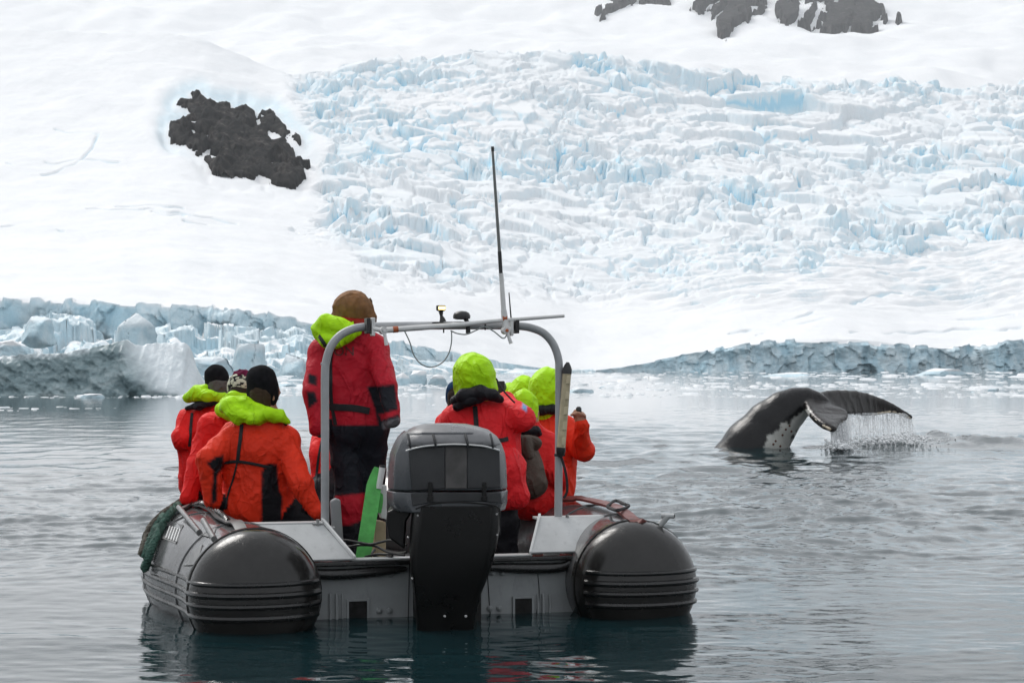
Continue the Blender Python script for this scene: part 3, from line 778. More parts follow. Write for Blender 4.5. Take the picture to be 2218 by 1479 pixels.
def sdf_object(name, prims, mat, h=0.013, wr=0.0, wf=9.0, seed=0, parent=None, paint=(), fold=0.0, cut=None, extra=None):
    lo = np.min([np.minimum(p['a']-Vector((p['ra'],)*3), p['b']-Vector((p['rb'],)*3)) if p['t'] == 'c' else np.array(p['c'])-max(p['r']) for p in prims], axis=0)-0.05
    hi = np.max([np.maximum(p['a']+Vector((p['ra'],)*3), p['b']+Vector((p['rb'],)*3)) if p['t'] == 'c' else np.array(p['c'])+max(p['r']) for p in prims], axis=0)+0.05
    def field(x, y, z):
        d = None
        for p in prims:
            e = prim_dist(p, x, y, z)
            if d is None: d = e; continue
            k = p['k']; hh = np.clip(0.5+0.5*(d-e)/k, 0, 1); d = d+(e-d)*hh-k*hh*(1-hh)
        if wr:
            n = noise3(x*wf*0.6, y*wf*0.6, z*wf*0.6, seed); a1 = (x*0.6+z*0.8)*wf; b1 = (x*0.8-z*0.6)*wf
            r1 = 1-np.abs(noise3(a1*0.45+0.9*n, y*wf*0.6, b1*1.1+0.5*n, seed+5)); r2 = 1-np.abs(noise3(b1*0.6-0.8*n, y*wf*0.8, a1*1.5, seed+8))
            d = d-wr*(0.5*n+1.1*(r1**4-0.25)+0.7*(r2**4-0.25))
        if fold:
            q = noise3(x*4, y*4, z*4, seed+9); d = d-fold*np.abs(np.sin((z*1.0+x*0.35)*34+5*q))**2
        if extra is not None: d = extra(d, x, y, z)
        return d
    V, Q = surface_nets(field, lo, hi, h)
    # colour of the nearest primitive
    x, y, z = V.T; D = np.stack([prim_dist(p, x, y, z) for p in prims], 0); best = D.argmin(0)
    C = np.array([p['col'] for p in prims], float)[best]
    me = np_mesh(name, V, Q)
    if paint:
        u, v = CX+F*x/y, VH-F*(z-H)/y
        N = np.zeros((len(V), 3)); me.vertices.foreach_get('co', np.zeros(len(V)*3, np.float32))
        nn = np.zeros(len(V)*3, np.float32); me.vertex_normals.foreach_get('vector', nn) if hasattr(me, 'vertex_normals') else None
        N = nn.reshape(-1, 3); face = (N*(-np.stack([x, y, z-H], -1))).sum(1) > 0
        for poly, c in paint:
            rg = 9.0 if name == 'whale_body' else 0.0
            w = np.clip(sdf_poly(u+rg*fbm2(u/9, v/9, 3, 3), v+rg*fbm2(u/9, v/9, 3, 4), poly)/4.0+0.5, 0, 1)*face; C = C*(1-w[:, None])+np.array(c, float)[None, :]*w[:, None]
    set_col(me, 'col', C)
    return link(name, me, mat, parent)

def project(o, pix, n=10, off=0.004, eps_mid=True):
    """points of the photo's outline laid on the surface of object o: (points, normals)"""
    me = o.data; bv = BVHTree.FromPolygons([v.co.copy() for v in me.vertices], [tuple(p.vertices) for p in me.polygons])
    P, N = [], []; eye = Vector((0, 0, H))
    Lp = spline([(a, b, 0) for a, b in pix], n)
    last = None
    for q in Lp:
        d = (pt(q.x, q.y, 10)-eye).normalized(); hit = bv.ray_cast(eye, d)
        if hit[0] is None:
            continue
        P.append(hit[0]+hit[1]*off); N.append(hit[1])
    # smooth
    for _ in range(2):
        P = [P[0]]+[(P[i-1]+P[i]*2+P[i+1])/4 for i in range(1, len(P)-1)]+[P[-1]] if len(P) > 2 else P
        N = [N[0]]+[(N[i-1]+N[i]+N[i+1]).normalized() for i in range(1, len(N)-1)]+[N[-1]] if len(N) > 2 else N
    return P, N

def strap(name, o, pix, width, mat, thick=0.005):
    P, N = project(o, pix)
    if len(P) < 3: return None
    b = MB(); b.ribbon(P, N, width, thick); return b.build(name, mat, o)

# ------------------------------------------------------------------ materials of the things
def mat_cloth(name='jacket_cloth', rough=0.62):
    t = NT(name); c = t.attr('col').outputs['Color']
    n = t.noise(7, 5, 0.6); c2 = t.mix(t.ramp(n, [(0.3, (0, 0, 0)), (0.7, (1, 1, 1))]), t.mix(0.18, c, (0.01, 0.005, 0.01)), c)
    def ridge(sc, m, dist):
        q = t.noise(sc, 2, 0.5, t.mapping(*m), dist); q = t.math('ABSOLUTE', t.math('SUBTRACT', q, 0.5)); return t.math('POWER', t.math('SUBTRACT', 1.0, t.math('MULTIPLY', q, 2.0)), 5.0)
    b = t.bump(ridge(6.5, ((1.2, 1, 0.7), (0, 0.6, 0)), 0.7), 0.62, 0.017); b = t.bump(ridge(13, ((0.8, 1, 1.4), (0, -0.5, 0)), 0.6), 0.42, 0.006, b); b = t.bump(t.noise(420, 2), 0.2, 0.0012, b)
    t.set(color=c2, rough=rough, normal=b, spec=0.2)
    return t.m
def mat_knit(name, color):
    t = NT(name); w = t.n.new('ShaderNodeTexWave'); w.inputs['Scale'].default_value = 45; w.inputs['Distortion'].default_value = 1.5
    t.l.new(t.tc(), w.inputs['Vector']); n = t.noise(130, 3)
    h = t.math('ADD', w.outputs['Fac'], n)
    t.set(color=t.ramp(t.noise(25, 4), [(0.3, tuple(c*0.6 for c in color)), (0.7, tuple(min(1, c*1.25) for c in color))]), rough=0.95, spec=0.1, normal=t.bump(h, 0.7, 0.006)); return t.m
def mat_wet_rubber(name, color, rough=0.33, spec=0.5):
    t = NT(name); n = t.noise(5, 6, 0.62); d = t.voro(140); d2 = t.noise(34, 5, 0.7)
    c = t.ramp(n, [(0.3, tuple(x*0.72 for x in color)), (0.7, tuple(min(1, x*1.25) for x in color))])
    wet = t.ramp(t.noise(6, 5, 0.6), [(0.35, (rough*0.75,)*3), (0.65, (rough*1.3,)*3)])
    drops = t.ramp(d, [(0.0, (1, 1, 1)), (0.35, (0, 0, 0))]); mask = t.ramp(d2, [(0.48, (0, 0, 0)), (0.60, (1, 1, 1))])
    hgt = t.math('MULTIPLY', drops, mask)
    b = t.bump(hgt, 0.4, 0.003); b = t.bump(t.noise(2.2, 2), 0.15, 0.03, b)
    t.set(color=c, normal=b, spec=spec); t.l.new(wet, t.b.inputs['Roughness']); return t.m
def mat_painted_metal(name, color, rough=0.45):
    t = NT(name); n = t.noise(4, 6, 0.65); g = t.noise(23, 5, 0.7, t.mapping((1, 1, 0.3)))
    c = t.ramp(n, [(0.3, tuple(x*0.85 for x in color)), (0.7, tuple(min(1, x*1.1) for x in color))])
    c = t.mix(t.math('MULTIPLY', t.ramp(g, [(0.55, (0, 0, 0)), (0.72, (1, 1, 1))]), 0.35), c, tuple(x*0.5 for x in color))
    t.set(color=c, rough=rough, normal=t.bump(t.noise(60, 4), 0.12, 0.002)); return t.m

M_CLOTH = mat_cloth(); M_CLOTH2 = mat_cloth('hood_cloth', 0.55)
M_STRAP = simple('black_webbing', (0.012, 0.012, 0.014), 0.75, bump=0.4, bscale=300, bdist=0.001)
M_KNITK = mat_knit('black_knit', (0.012, 0.012, 0.014)); M_KNITP = mat_knit('purple_knit', (0.16, 0.02, 0.06)); M_KNITB = mat_knit('blue_knit', (0.012, 0.045, 0.11))
M_HATBR = simple('brown_suede', (0.20, 0.095, 0.035), 0.9, var=0.3, nscale=22, bump=0.6, bscale=50, bdist=0.006)
M_FUR = simple('brown_fur', (0.085, 0.04, 0.017), 1.0, var=0.4, nscale=60, bump=1.0, bscale=160, bdist=0.01)
M_TUBE = mat_wet_rubber('grey_hypalon', (0.10, 0.10, 0.102), 0.15); M_CONE = mat_wet_rubber('dark_hypalon', (0.020, 0.019, 0.018), 0.20, 0.4); M_RUB = mat_wet_rubber('black_rubber', (0.014, 0.014, 0.014), 0.25)
M_ALU = mat_painted_metal('grey_painted_aluminium', (0.47, 0.48, 0.48)); M_ALUD = mat_painted_metal('dull_transom_aluminium', (0.27, 0.285, 0.29), 0.5)
M_ARCH = mat_painted_metal('grey_arch_paint', (0.36, 0.37, 0.38), 0.4); M_WHITE = mat_painted_metal('white_plastic', (0.66, 0.66, 0.65), 0.4)
M_BLACK = simple('black_plastic', (0.014, 0.014, 0.015), 0.45, bump=0.2, bscale=120, bdist=0.001); M_STEEL = simple('stainless_steel', (0.45, 0.45, 0.45), 0.3, 1.0)
M_HOLE = simple('dark_opening', (0.006, 0.006, 0.006), 0.8)
M_GREY = mat_wet_rubber('engine_grey', (0.075, 0.08, 0.087), 0.30); M_DGREY = mat_wet_rubber('engine_dark_panel', (0.022, 0.023, 0.025), 0.42); M_EBLK = mat_wet_rubber('engine_black', (0.005, 0.005, 0.005), 0.34, 0.25)
M_ORANGE = simple('orange_band', (0.42, 0.10, 0.03), 0.5); M_BROWNSTRAP = mat_wet_rubber('red_brown_strap', (0.16, 0.045, 0.038), 0.5)
M_ROPEG = simple('green_rope', (0.035, 0.085, 0.065), 0.9, var=0.4, nscale=30, bump=0.6, bscale=90, bdist=0.004); M_ROPEB = simple('brown_rope', (0.085, 0.078, 0.062), 0.95, var=0.4, nscale=30, bump=0.6, bscale=90, bdist=0.004)
M_WEBG = simple('green_webbing', (0.10, 0.44, 0.10), 0.7, var=0.2, nscale=20, bump=0.4, bscale=200, bdist=0.001)
M_WOOD = simple('pale_wood', (0.42, 0.33, 0.21), 0.7); M_TAN = simple('tan_plastic', (0.42, 0.36, 0.23), 0.4, var=0.25, nscale=20)

# ------------------------------------------------------------------ inflatable boat
PSI = math.radians(15); BO = Vector((-0.38, 10.0, 0)); BR = Vector((math.cos(PSI), math.sin(PSI), 0)); BF = Vector((-math.sin(PSI), math.cos(PSI), 0))
def B(x, s, z): return BO+BR*x+BF*s+Vector((0, 0, z))
def on_s(u, v, s):
    """point at pixel (u, v) on the boat plane 'distance s ahead of the transom'"""
    d = pt(u, v, 1.0)-Vector((0, 0, H)); e = Vector((0, 0, H)); k = (s-(e-BO).dot(BF))/d.dot(BF); return e+d*k
TR, TZ = 0.345, 0.165
def sm(a, b, x): return float(sstep(a, b, x))
def tube_c(s):
    half = 1.035+0.145*sm(-0.15, 0.95, s)
    if s > 1.0: q = min(1, (s-1.0)/3.6); half = 1.18*(1-q**1.65)
    return half, TZ+0.20*sm(2.4, 4.7, s)**1.2
def tube_r(s):
    if s < -0.18: q = min(1, (-0.18-s)/0.27); return TR*math.sqrt(max(0.0, 1-q**2.3))
    return TR*(1-0.12*sm(3.0, 4.6, s))
boat = empty('inflatable_boat', B(0, 0, 0))
tag(boat, 'grey and black inflatable boat with a tubular arch, seen from its stern', 'boat')
def tube_frames(side, svals):
    C = [B(side*tube_c(s)[0], s, tube_c(s)[1]) for s in svals]; fr = []
    for i in range(len(C)):
        t = (C[min(i+1, len(C)-1)]-C[max(i-1, 0)]).normalized(); n = t.cross(Vector((0, 0, 1))).normalized()*side
        if svals[i] < 0: n = BR*side
        fr.append((C[i], n, Vector((0, 0, 1))))
    return fr
SV = [-0.45, -0.445, -0.435, -0.42, -0.40, -0.37, -0.33, -0.28, -0.23, -0.18]+[-0.1+0.1*k for k in range(26)]+[2.5+0.08*k for k in range(26)]+[4.56, 4.585, 4.6]
for side in (-1, 1):
    fr = tube_frames(side, SV); mb = MB(); R = []
    for (c, n, up), s in zip(fr, SV):
        r = max(tube_r(s), 0.004); R.append([c+n*math.cos(a)*r+up*math.sin(a)*r for a in [2*math.pi*k/48 for k in range(48)]])
    k = 9
    body = MB().rings(R[k:], 0).build('buoyancy_tube', M_TUBE, boat)
    cone = MB().rings(R[:k+1], 0).build('stern_cone', M_CONE, body)
    # seams round the tube
    for s in (-0.17, 0.22, 0.95, 1.75):
        (c, n, up), = tube_frames(side, [s])[:1]; c0, n0, u0 = tube_frames(side, [s-0.02, s, s+0.02])[1]
        r = tube_r(s)+0.0015; mb = MB(); rr = []
        for ds, dr in ((-0.022, 0.0), (-0.018, 0.005), (0.018, 0.005), (0.022, 0.0)):
            c1, n1, u1 = tube_frames(side, [s+ds-0.01, s+ds, s+ds+0.01])[1]
            rr.append([c1+n1*math.cos(a)*(r+dr)+u1*math.sin(a)*(r+dr) for a in [2*math.pi*q/64 for q in range(64)]])
        MB().rings(rr, 0, cap=False).build('seam_band', M_CONE if s < 0 else M_TUBE, body)
    # rubbing strakes along the outside and across the cone
    for zz, rad in ((0.245, 0.013), (0.190, 0.017), (0.135, 0.015), (0.075, 0.017)):
        path = []
        for s in reversed(SV):
            if s < -0.18 or s > 4.5: continue
            c1, n1, u1 = tube_frames(side, [s-0.01, s, s+0.01])[1]; r = tube_r(s)-0.005; dz = zz-TZ; th = math.asin(max(-1, min(1, dz/TR)))
            path.append(c1+n1*math.cos(th)*r+u1*math.sin(th)*r)
        for a in np.linspace(1, -1, 26)[1:-1]:
            dz = zz-TZ; lat = a*math.sqrt(TR**2-dz**2); rho = math.hypot(lat, dz)
            q = (max(0, 1-(rho/TR)**2))**(1/2.3); s = -0.18-0.27*q
            path.append(B(side*(tube_c(s)[0]+lat), s, TZ+dz))
        MB().tube(path, rad, 8).build('rubbing_strake', M_RUB, body)
# floor and keel
fl = []
for s in (0.03, 2.4, 3.2, 3.9): fl.append((s, max(0.05, tube_c(s)[0]-0.2)))
mb = MB(); poly = [B(-w, s, 0.05) for s, w in fl]+[B(w, s, 0.05) for s, w in reversed(fl)]
mb.prism(poly, (0, 0, -0.10)).build('floor', simple('floor_board', (0.10, 0.10, 0.10), 0.6), boat, smooth=False)

# transom with its splash plates
tp = [(-0.80, -0.35), (0.80, -0.35), (0.80, 0.285), (-0.80, 0.285)]
transom = MB().prism([B(x, 0.0, z) for x, z in tp], BF*0.05).build('transom', M_ALUD, boat, smooth=False, bevel=0.004)
MB().prism([B(x, s, z) for x, s, z in ((-0.82, -0.045, 0.288), (0.82, -0.045, 0.288), (0.82, -0.045, 0.312), (-0.82, -0.045, 0.312))], BF*0.11).build('top_rail', M_RUB, transom, smooth=False, bevel=0.006)
MB().prism([B(x, s, z) for x, s, z in ((-0.50, -0.035, 0.3125), (0.50, -0.035, 0.3125), (0.50, -0.035, 0.322), (-0.50, -0.035, 0.322))], BF*0.09).build('rail_cap', M_ALU, transom, smooth=False, bevel=0.003)
for sd_ in (-1, 1):
    # splash plate: leans forward from the rail to the arch foot
    P = [(0.485, -0.04, 0.325), (0.99, -0.04, 0.325), (0.99, 0.22, 0.495), (0.615, 0.22, 0.495)]
    a = [B(sd_*x, s, z) for x, s, z in P]; n = (a[1]-a[0]).cross(a[3]-a[0]).normalized()*0.012
    MB().prism(a, n).build('splash_plate', M_ALU, transom, smooth=False, bevel=0.003)
    MB().prism([B(sd_*x, s, z) for x, s, z in ((0.60, 0.222, 0.488), (1.02, 0.222, 0.488), (1.02, 0.222, 0.502), (0.60, 0.222, 0.502))], BF*0.10).build('plate_shelf', M_ALU, transom, smooth=False, bevel=0.003)
    MB().prism([B(sd_*x, s, z) for x, s, z in ((0.478, -0.045, 0.324), (0.490, -0.045, 0.324), (0.622, 0.225, 0.508), (0.608, 0.225, 0.508))], (0, 0, 0.016)).build('plate_flange', M_WHITE, transom, smooth=False)
    # rubber skirt below the rail
    path = [B(sd_*x, -0.02, z) for x, z in ((0.20, 0.262), (0.35, 0.252), (0.55, 0.243), (0.68, 0.250), (0.74, 0.29))]
    MB().tube(spline(path, 6), [0.012+0.018*math.sin(math.pi*k/24)**0.7 if 0 < k < 24 else 0.012 for k in range(25)], 10).build('rubber_skirt', M_RUB, transom)
# drain openings, bolts, ribs on the transom
def sq_hole(u, v, w, h):
    c = on_s(u, v, -0.004); k = c.y/F
    f = MB(); W, Hh = w*k/2, h*k/2
    f.box(c, BR*W, BF*0.004, Vector((0, 0, Hh))); f.build('drain_opening', M_HOLE, transom, smooth=False)
    g = MB()
    for (dx, dz, a, b) in ((-W-0.006, 0, 0.006, Hh+0.012), (W+0.006, 0, 0.006, Hh+0.012), (0, Hh+0.006, W, 0.006)):
        g.box(c+BR*dx+Vector((0, 0, dz)), BR*a, BF*0.010, Vector((0, 0, b)))
    g.build('opening_rim', M_ALUD, transom, smooth=False)
sq_hole(775, 1322, 40, 42); sq_hole(1133, 1315, 38, 40)
def bolt(u, v, r=0.016, name='bolt', mat=None, s=-0.006, par=None):
    c = on_s(u, v, s); b = MB()
    R = []
    for rr, d in ((r, 0.004), (r, -0.004), (r*0.8, -0.007), (r*0.5, -0.007), (r*0.5, -0.014), (r*0.35, -0.016)):
        R.append([c+BF*d+BR*math.cos(a)*rr+Vector((0, 0, math.sin(a)*rr)) for a in [2*math.pi*k/14 for k in range(14)]])
    b.rings(R); b.build(name, mat or M_ALUD, par or transom)
for u, v in ((821, 1322), (843, 1322), (1061, 1317), (1082, 1317), (1067, 1240), (1088, 1240), (822, 1243), (846, 1243)): bolt(u, v)
for u, w in ((715, 5), (729, 8), (741, 4), (1164, 4), (1176, 8), (1190, 4)):
    c = on_s(u, 1316, -0.006); MB().tube([c+Vector((0, 0, 0.075)), c+Vector((0, 0, 0.06))-BF*0.012, c-Vector((0, 0, 0.2))-BF*0.012], w*0.0011, 8).build('stern_rib', M_ALUD, transom)
for pix in ([(887, 1220), (884, 1340)], [(1055, 1230), (1063, 1345)], [(1165, 1243), (1168, 1290), (1160, 1340)]):
    MB().tube(spline([on_s(a, b, -0.003) for a, b in pix], 8), 0.0022, 6).build('panel_seam', M_HOLE, transom)
c = on_s(1193, 1203, 0.02); MB().box(c-BF*0.02, BR*0.045, BF*0.012+Vector((0, 0, 0.008)), Vector((0, 0, 0.006))).build('name_plate', M_WHITE, transom, smooth=False)

# arch
AS = 0.24
def A(u, v, s=AS): return on_s(u, v, s)
pl, pr = A(704, 1143), A(1209, 1133)
arch_pts = [pl, A(704, 1040), A(704, 900), A(704, 815)]+[A(*p) for p in ((706, 785), (716, 752), (735, 728), (760, 714), (790, 708))]+[A(860, 706), A(960, 705), A(1060, 705), A(1120, 706)]+[A(*p) for p in ((1150, 710), (1178, 722), (1198, 745), (1209, 775), (1211, 805))]+[A(1211, 900), A(1210, 1040), pr]
arch = MB().tube(spline(arch_pts, 5), 0.0225, 16).build('arch', M_ARCH, boat)
for p in (pl, pr):
    MB().box(p+Vector((0, 0, 0.004)), BR*0.05, BF*0.035, Vector((0, 0, 0.006))).build('foot_plate', M_STEEL, arch, smooth=False, bevel=0.002)
    q = p+BR*(-0.045 if p is pl else 0.045)-BF*0.03
    MB().tube([q, q+Vector((0, 0, 0.05))], 0.010, 8).tube([q+Vector((0, 0, 0.03))-BR*0.028, q+Vector((0, 0, 0.03))+BR*0.028], 0.008, 8).build('hinge_pin', M_STEEL, arch)
MB().tube([A(695, 788), A(703, 788)], 0.007, 8).build('stud', M_ARCH, arch)
# horizontal folded aerial with its ratchet mount
FS = 0.17
MB().tube([A(836, 715, FS), A(1000, 703, FS), A(1060, 696, FS), A(1222, 684, FS)], [0.016, 0.0145, 0.012, 0.0095], 12).build('folded_aerial', M_WHITE, arch)
MB().tube([A(851, 714, FS-0.002), A(862, 713, FS-0.002)], 0.0175, 12).build('orange_band', M_ORANGE, arch)
for (u, v, dirs) in ((800, 706, 1), (1113, 706, -1)):
    c = A(u, v, FS+0.02)
    MB().box(A(u-dirs*4, v, FS+0.03), BR*0.011, BF*0.04, Vector((0, 0, 0.042))).build('clamp_plate', M_BLACK, arch, smooth=False, bevel=0.003)
    MB().box(A(u+dirs*7, v+2, FS+0.02), BR*0.010, BF*0.03, Vector((0, 0, 0.05))).build('clamp_plate', M_WHITE, arch, smooth=False, bevel=0.004)
    k = A(u+dirs*30 if dirs > 0 else u-18, v+10, FS-0.01)
    MB().tube([k-BF*0.03, k+BF*0.03], 0.021, 14).build('ratchet_hub', M_WHITE, arch)
    MB().tube([k-BF*0.038, k-BF*0.03], 0.009, 10).build('hub_bolt', M_ORANGE if dirs < 0 else M_STEEL, arch)
    e = A(836, 748, FS-0.02) if dirs > 0 else A(1105, 744, FS-0.02)
    MB().tube([k-BF*0.02, (k+e)/2-BF*0.02, e-BF*0.02], [0.010, 0.009, 0.011], 8).build('clamp_lever', M_WHITE, arch)
    MB().tube([A(u+dirs*8, v+6, FS), k], 0.013, 10).build('mount_arm', M_WHITE, arch)
# tall aerial: white foot, grey rod, black joint, white rod, black tip
MB().tube([A(1096, 712, FS), A(1091, 672, FS)], [0.021, 0.017], 12).build('aerial_base', M_WHITE, arch)
M_RODG = mat_painted_metal('grey_aerial', (0.16, 0.17, 0.165), 0.45)
aer = MB().tube([A(1091, 674, FS), A(1086, 600, FS), A(1085, 592, FS)], [0.0145, 0.0125, 0.0125], 12).build('tall_aerial', M_WHITE, arch)
aer2 = MB().tube([A(1085, 594, FS), A(1082, 545, FS)], 0.0108, 12).build('aerial_joint', M_BLACK, arch)
MB().tube([A(1082, 546, FS), A(1072, 400, FS), A(1067, 326, FS)], [0.0092, 0.0080, 0.0070], 12).build('aerial_rod', M_RODG, arch)
MB().tube([A(1067.2, 328, FS), A(1066.8, 318, FS)], 0.0085, 10).build('aerial_tip', M_BLACK, arch)
MB().tube([A(1088, 690, FS-0.001), A(1097, 689, FS-0.001)], 0.019, 10).build('orange_band', M_ORANGE, arch)
MB().tube([A(1110, 712, FS), A(1107, 690, FS), A(1102.5, 634, FS)], [0.006, 0.0045, 0.003], 8).build('whip_aerial', M_BLACK, arch)
# stern light
c = A(958, 699, 0.21)
MB().box(c, BR*0.055, BF*0.02, Vector((0, 0, 0.004))).build('light_foot', M_BLACK, arch, smooth=False, bevel=0.002)
MB().tube([A(959, 697, 0.21), A(958, 690, 0.21), A(956, 684, 0.21), A(955, 674, 0.21)], [0.020, 0.014, 0.008, 0.014], 12).build('light_stalk', M_BLACK, arch)
t = NT('lit_lamp'); t.set(color=(0.9, 0.75, 0.3), rough=0.3, emit=(1.0, 0.72, 0.25), emits=2.2); M_LAMP = t.m
MB().tube([A(955, 674, 0.21), A(955, 672, 0.21), A(955, 664, 0.21), A(955, 661.5, 0.21)], [0.017, 0.026, 0.027, 0.024], 14).build('light_housing', M_BLACK, arch)
cc = A(955, 667.5, 0.205); MB().box(cc-BF*0.025, BR*0.019, BF*0.006, Vector((0, 0, 0.009))).build('lamp_lens', M_LAMP, arch, smooth=False, bevel=0.003)
# satellite receiver dome
MB().tube([A(1000, 692, 0.22), A(1000, 690, 0.22), A(1000, 684, 0.22), A(1000, 678, 0.22), A(1000, 674.5, 0.22), A(1000, 673.5, 0.22)], [0.030, 0.047, 0.049, 0.042, 0.026, 0.006], 20).build('receiver_dome', M_BLACK, arch)
MB().tube([A(1008, 690, 0.22), A(1014, 700, 0.22), A(1014, 722, 0.22)], [0.013, 0.012, 0.014], 10).build('dome_bracket', M_BLACK, arch)
# cables on the arch
M_CABLE = simple('grey_cable', (0.22, 0.24, 0.23), 0.5)
for pix in ([(876, 716), (888, 742), (896, 768), (912, 788), (935, 795), (958, 785), (972, 765), (978, 740), (978, 716)],
            [(976, 716), (990, 722), (1010, 724), (1030, 716), (1050, 708), (1070, 718), (1088, 732), (1096, 728), (1098, 715)]):
    MB().tube(spline([A(a, b, FS-0.01) for a, b in pix], 8), 0.0036, 8).build('cable', M_CABLE, arch)
for (u, v) in ((1051, 706), (961, 712)): MB().tube([A(u, v-7, AS-0.024), A(u, v+9, AS-0.024)], 0.004, 6).build('cable_tie', M_BLACK, arch)
# fittings on the tubes
def on_tube(u, v, side=-1, off=0.0):
    """point where the sight line meets a tube"""
    o = [x for x in boat.children if x.name.startswith('buoyancy_tube')][0 if side < 0 else 1]
    key = 'bv%d' % side
    if key not in CACHE:
        me = o.data; CACHE[key] = BVHTree.FromPolygons([q.co.copy() for q in me.vertices], [tuple(p.vertices) for p in me.polygons])
    e = Vector((0, 0, H)); h = CACHE[key].ray_cast(e, (pt(u, v, 10)-e).normalized())
    k = 0
    while h[0] is None and k < 30:
        k += 1; h = CACHE[key].ray_cast(e, (pt(u-side*3*k, v+k, 10)-e).normalized())
    if h[0] is None: return None, None
    return h[0]+h[1]*off, h[1]
CACHE = {}
tubes = [x for x in boat.children if x.name.startswith('buoyancy_tube')]
M_PATCH = mat_wet_rubber('patch_grey', (0.15, 0.15, 0.15), 0.3); M_PATCHD = mat_wet_rubber('patch_dark', (0.07, 0.07, 0.07), 0.35)
def patch(name, pix, mat, th=0.004):
    P = [on_tube(u, v, -1) for u, v in pix]
    if any(p[0] is None for p in P): return
    c = sum((p[0] for p in P), Vector())/len(P); n = sum((p[1] for p in P), Vector()).normalized()
    a = [p[0]+p[1]*0.002 for p in P]; b = [p[0]+p[1]*(0.002+th) for p in P]; k = len(a)
    MB().add(a+b, [tuple(range(k)), tuple(range(2*k-1, k-1, -1))]+[(i, k+i, k+(i+1) % k, (i+1) % k) for i in range(k)]).build(name, mat, tubes[0], smooth=False)
patch('information_plate', [(352, 1166), (370, 1130), (398, 1138), (382, 1178)], M_PATCHD)
for k in range(5):
    x = 360+k*5.5; patch('plate_line', [(x, 1165+k*2), (x+9, 1140+k*1.5), (x+10.5, 1140.5+k*1.5), (x+1.8, 1165.5+k*2)], M_WHITE, 0.006)
patch('tube_patch', [(398, 1225), (418, 1192), (440, 1180), (425, 1222)], M_PATCH)
patch('tube_patch', [(440, 1160), (452, 1136), (470, 1140), (462, 1166)], M_PATCH)
for (a, b) in (((394, 1118), (434, 1156)), ((450, 1146), (466, 1170))):
    p, n = on_tube(*b); q, n2 = on_tube(*a)
    if p and q:
        MB().tube([p+n*0.01, q+n2*0.055], 0.016, 12).build('rowlock_tube', M_PATCH, tubes[0])
        d = (q+n2*0.055-p-n*0.01).normalized(); MB().tube([q+n2*0.055, q+n2*0.055+d*0.003], 0.011, 10).build('tube_bore', M_HOLE, tubes[0])
# bright lip of the grab strap on the port tube, black loops of line lying in it
pix = [(392, 1100), (415, 1088), (440, 1092), (462, 1102), (478, 1116), (500, 1126), (516, 1130), (528, 1150)]
P = [on_tube(u, v+10, -1) for u, v in pix]; P = [p for p in P if p[0] is not None]
if len(P) > 3:
    pts = spline([p[0]+p[1]*0.02 for p in P], 5); nn = [P[min(len(P)-1, i//5)][1] for i in range(len(pts))]
    MB().ribbon(pts, nn, 0.06, 0.006).build('grab_strap', M_PATCHD, tubes[0])
# starboard: wide red-brown strap on top and a T-shaped post
P = [on_tube(u, v, 1) for u, v in ((1222, 1090), (1260, 1090), (1300, 1098), (1340, 1112), (1372, 1128), (1390, 1140))]; P = [p for p in P if p[0] is not None]
if len(P) > 2:
    pts = spline([p[0]+p[1]*0.03 for p in P], 5); nn = [P[min(len(P)-1, i//5)][1] for i in range(len(pts))]
    MB().ribbon(pts, nn, 0.075, 0.009).build('lashing_strap', M_BROWNSTRAP, tubes[1])
p, n = on_tube(1422, 1150, 1)
if p is None: p, n = B(1.2, 0.25, 0.44), Vector((0.4, -0.1, 0.9)).normalized()
top = p+Vector((0.062, -0.01, 0.085))
MB().tube([p-n*0.02, top], 0.017, 12).build('post', M_ALU, tubes[1]); ax = (BR-BF*0.6).normalized()
MB().tube([top-ax*0.036, top+ax*0.036], 0.014, 12).build('post_crossbar', M_ALU, tubes[1])
MB().tube([top+ax*0.0362, top+ax*0.038], 0.010, 10).build('tube_bore', M_HOLE, tubes[1])

# ------------------------------------------------------------------ ropes and loose gear
def rope(name, pix, r, mat, label, cat, side=-1, off=0.02, strands=3, twist=55.0, parent=None, pts=None):
    if pts is None:
        P = [on_tube(u, v, side) for u, v in pix]; pts = [p[0]+p[1]*(off+r) if p[0] is not None else None for p in P]; pts = [p for p in pts if p is not None]
    if len(pts) < 3: return None
    path = spline(pts, 14); mb = MB(); L = 0
    for st in range(strands):
        q = []; L = 0
        for i, p in enumerate(path):
            t = (path[min(i+1, len(path)-1)]-path[max(i-1, 0)]).normalized(); a = t.cross(Vector((0, 0, 1)) if abs(t.z) < 0.95 else Vector((1, 0, 0))).normalized(); b = t.cross(a)
            if i: L += (p-path[i-1]).length
            ang = L*twist*2+2*math.pi*st/strands; q.append(p+(a*math.cos(ang)+b*math.sin(ang))*r*0.55)
        mb.tube(q, r*0.62, 7)
    o = mb.build(name, mat, parent)
    if label: tag(o, label, cat)
    return o
rope('mooring_rope', [(402, 1096), (385, 1110), (365, 1135), (348, 1170), (336, 1205), (325, 1235)], 0.023, M_ROPEG, 'thick green rope hanging over the port tube, nearest of the green pair', 'rope', off=0.01)
rope('mooring_rope', [(392, 1098), (372, 1115), (352, 1142), (337, 1175), (327, 1210)], 0.022, M_ROPEG, 'thick green rope hanging over the port tube, behind the nearest green one', 'rope', off=0.012)
rope('coiled_rope', [(400, 1088), (378, 1092), (358, 1108), (344, 1130), (335, 1155), (328, 1180), (322, 1205)], 0.021, M_ROPEB, 'brown twisted rope lying over the port tube behind the green ropes', 'rope', off=0.02)
p0 = [on_tube(u, v, -1) for u, v in ((400, 1100), (420, 1098), (440, 1104), (460, 1112), (478, 1126), (498, 1136))]
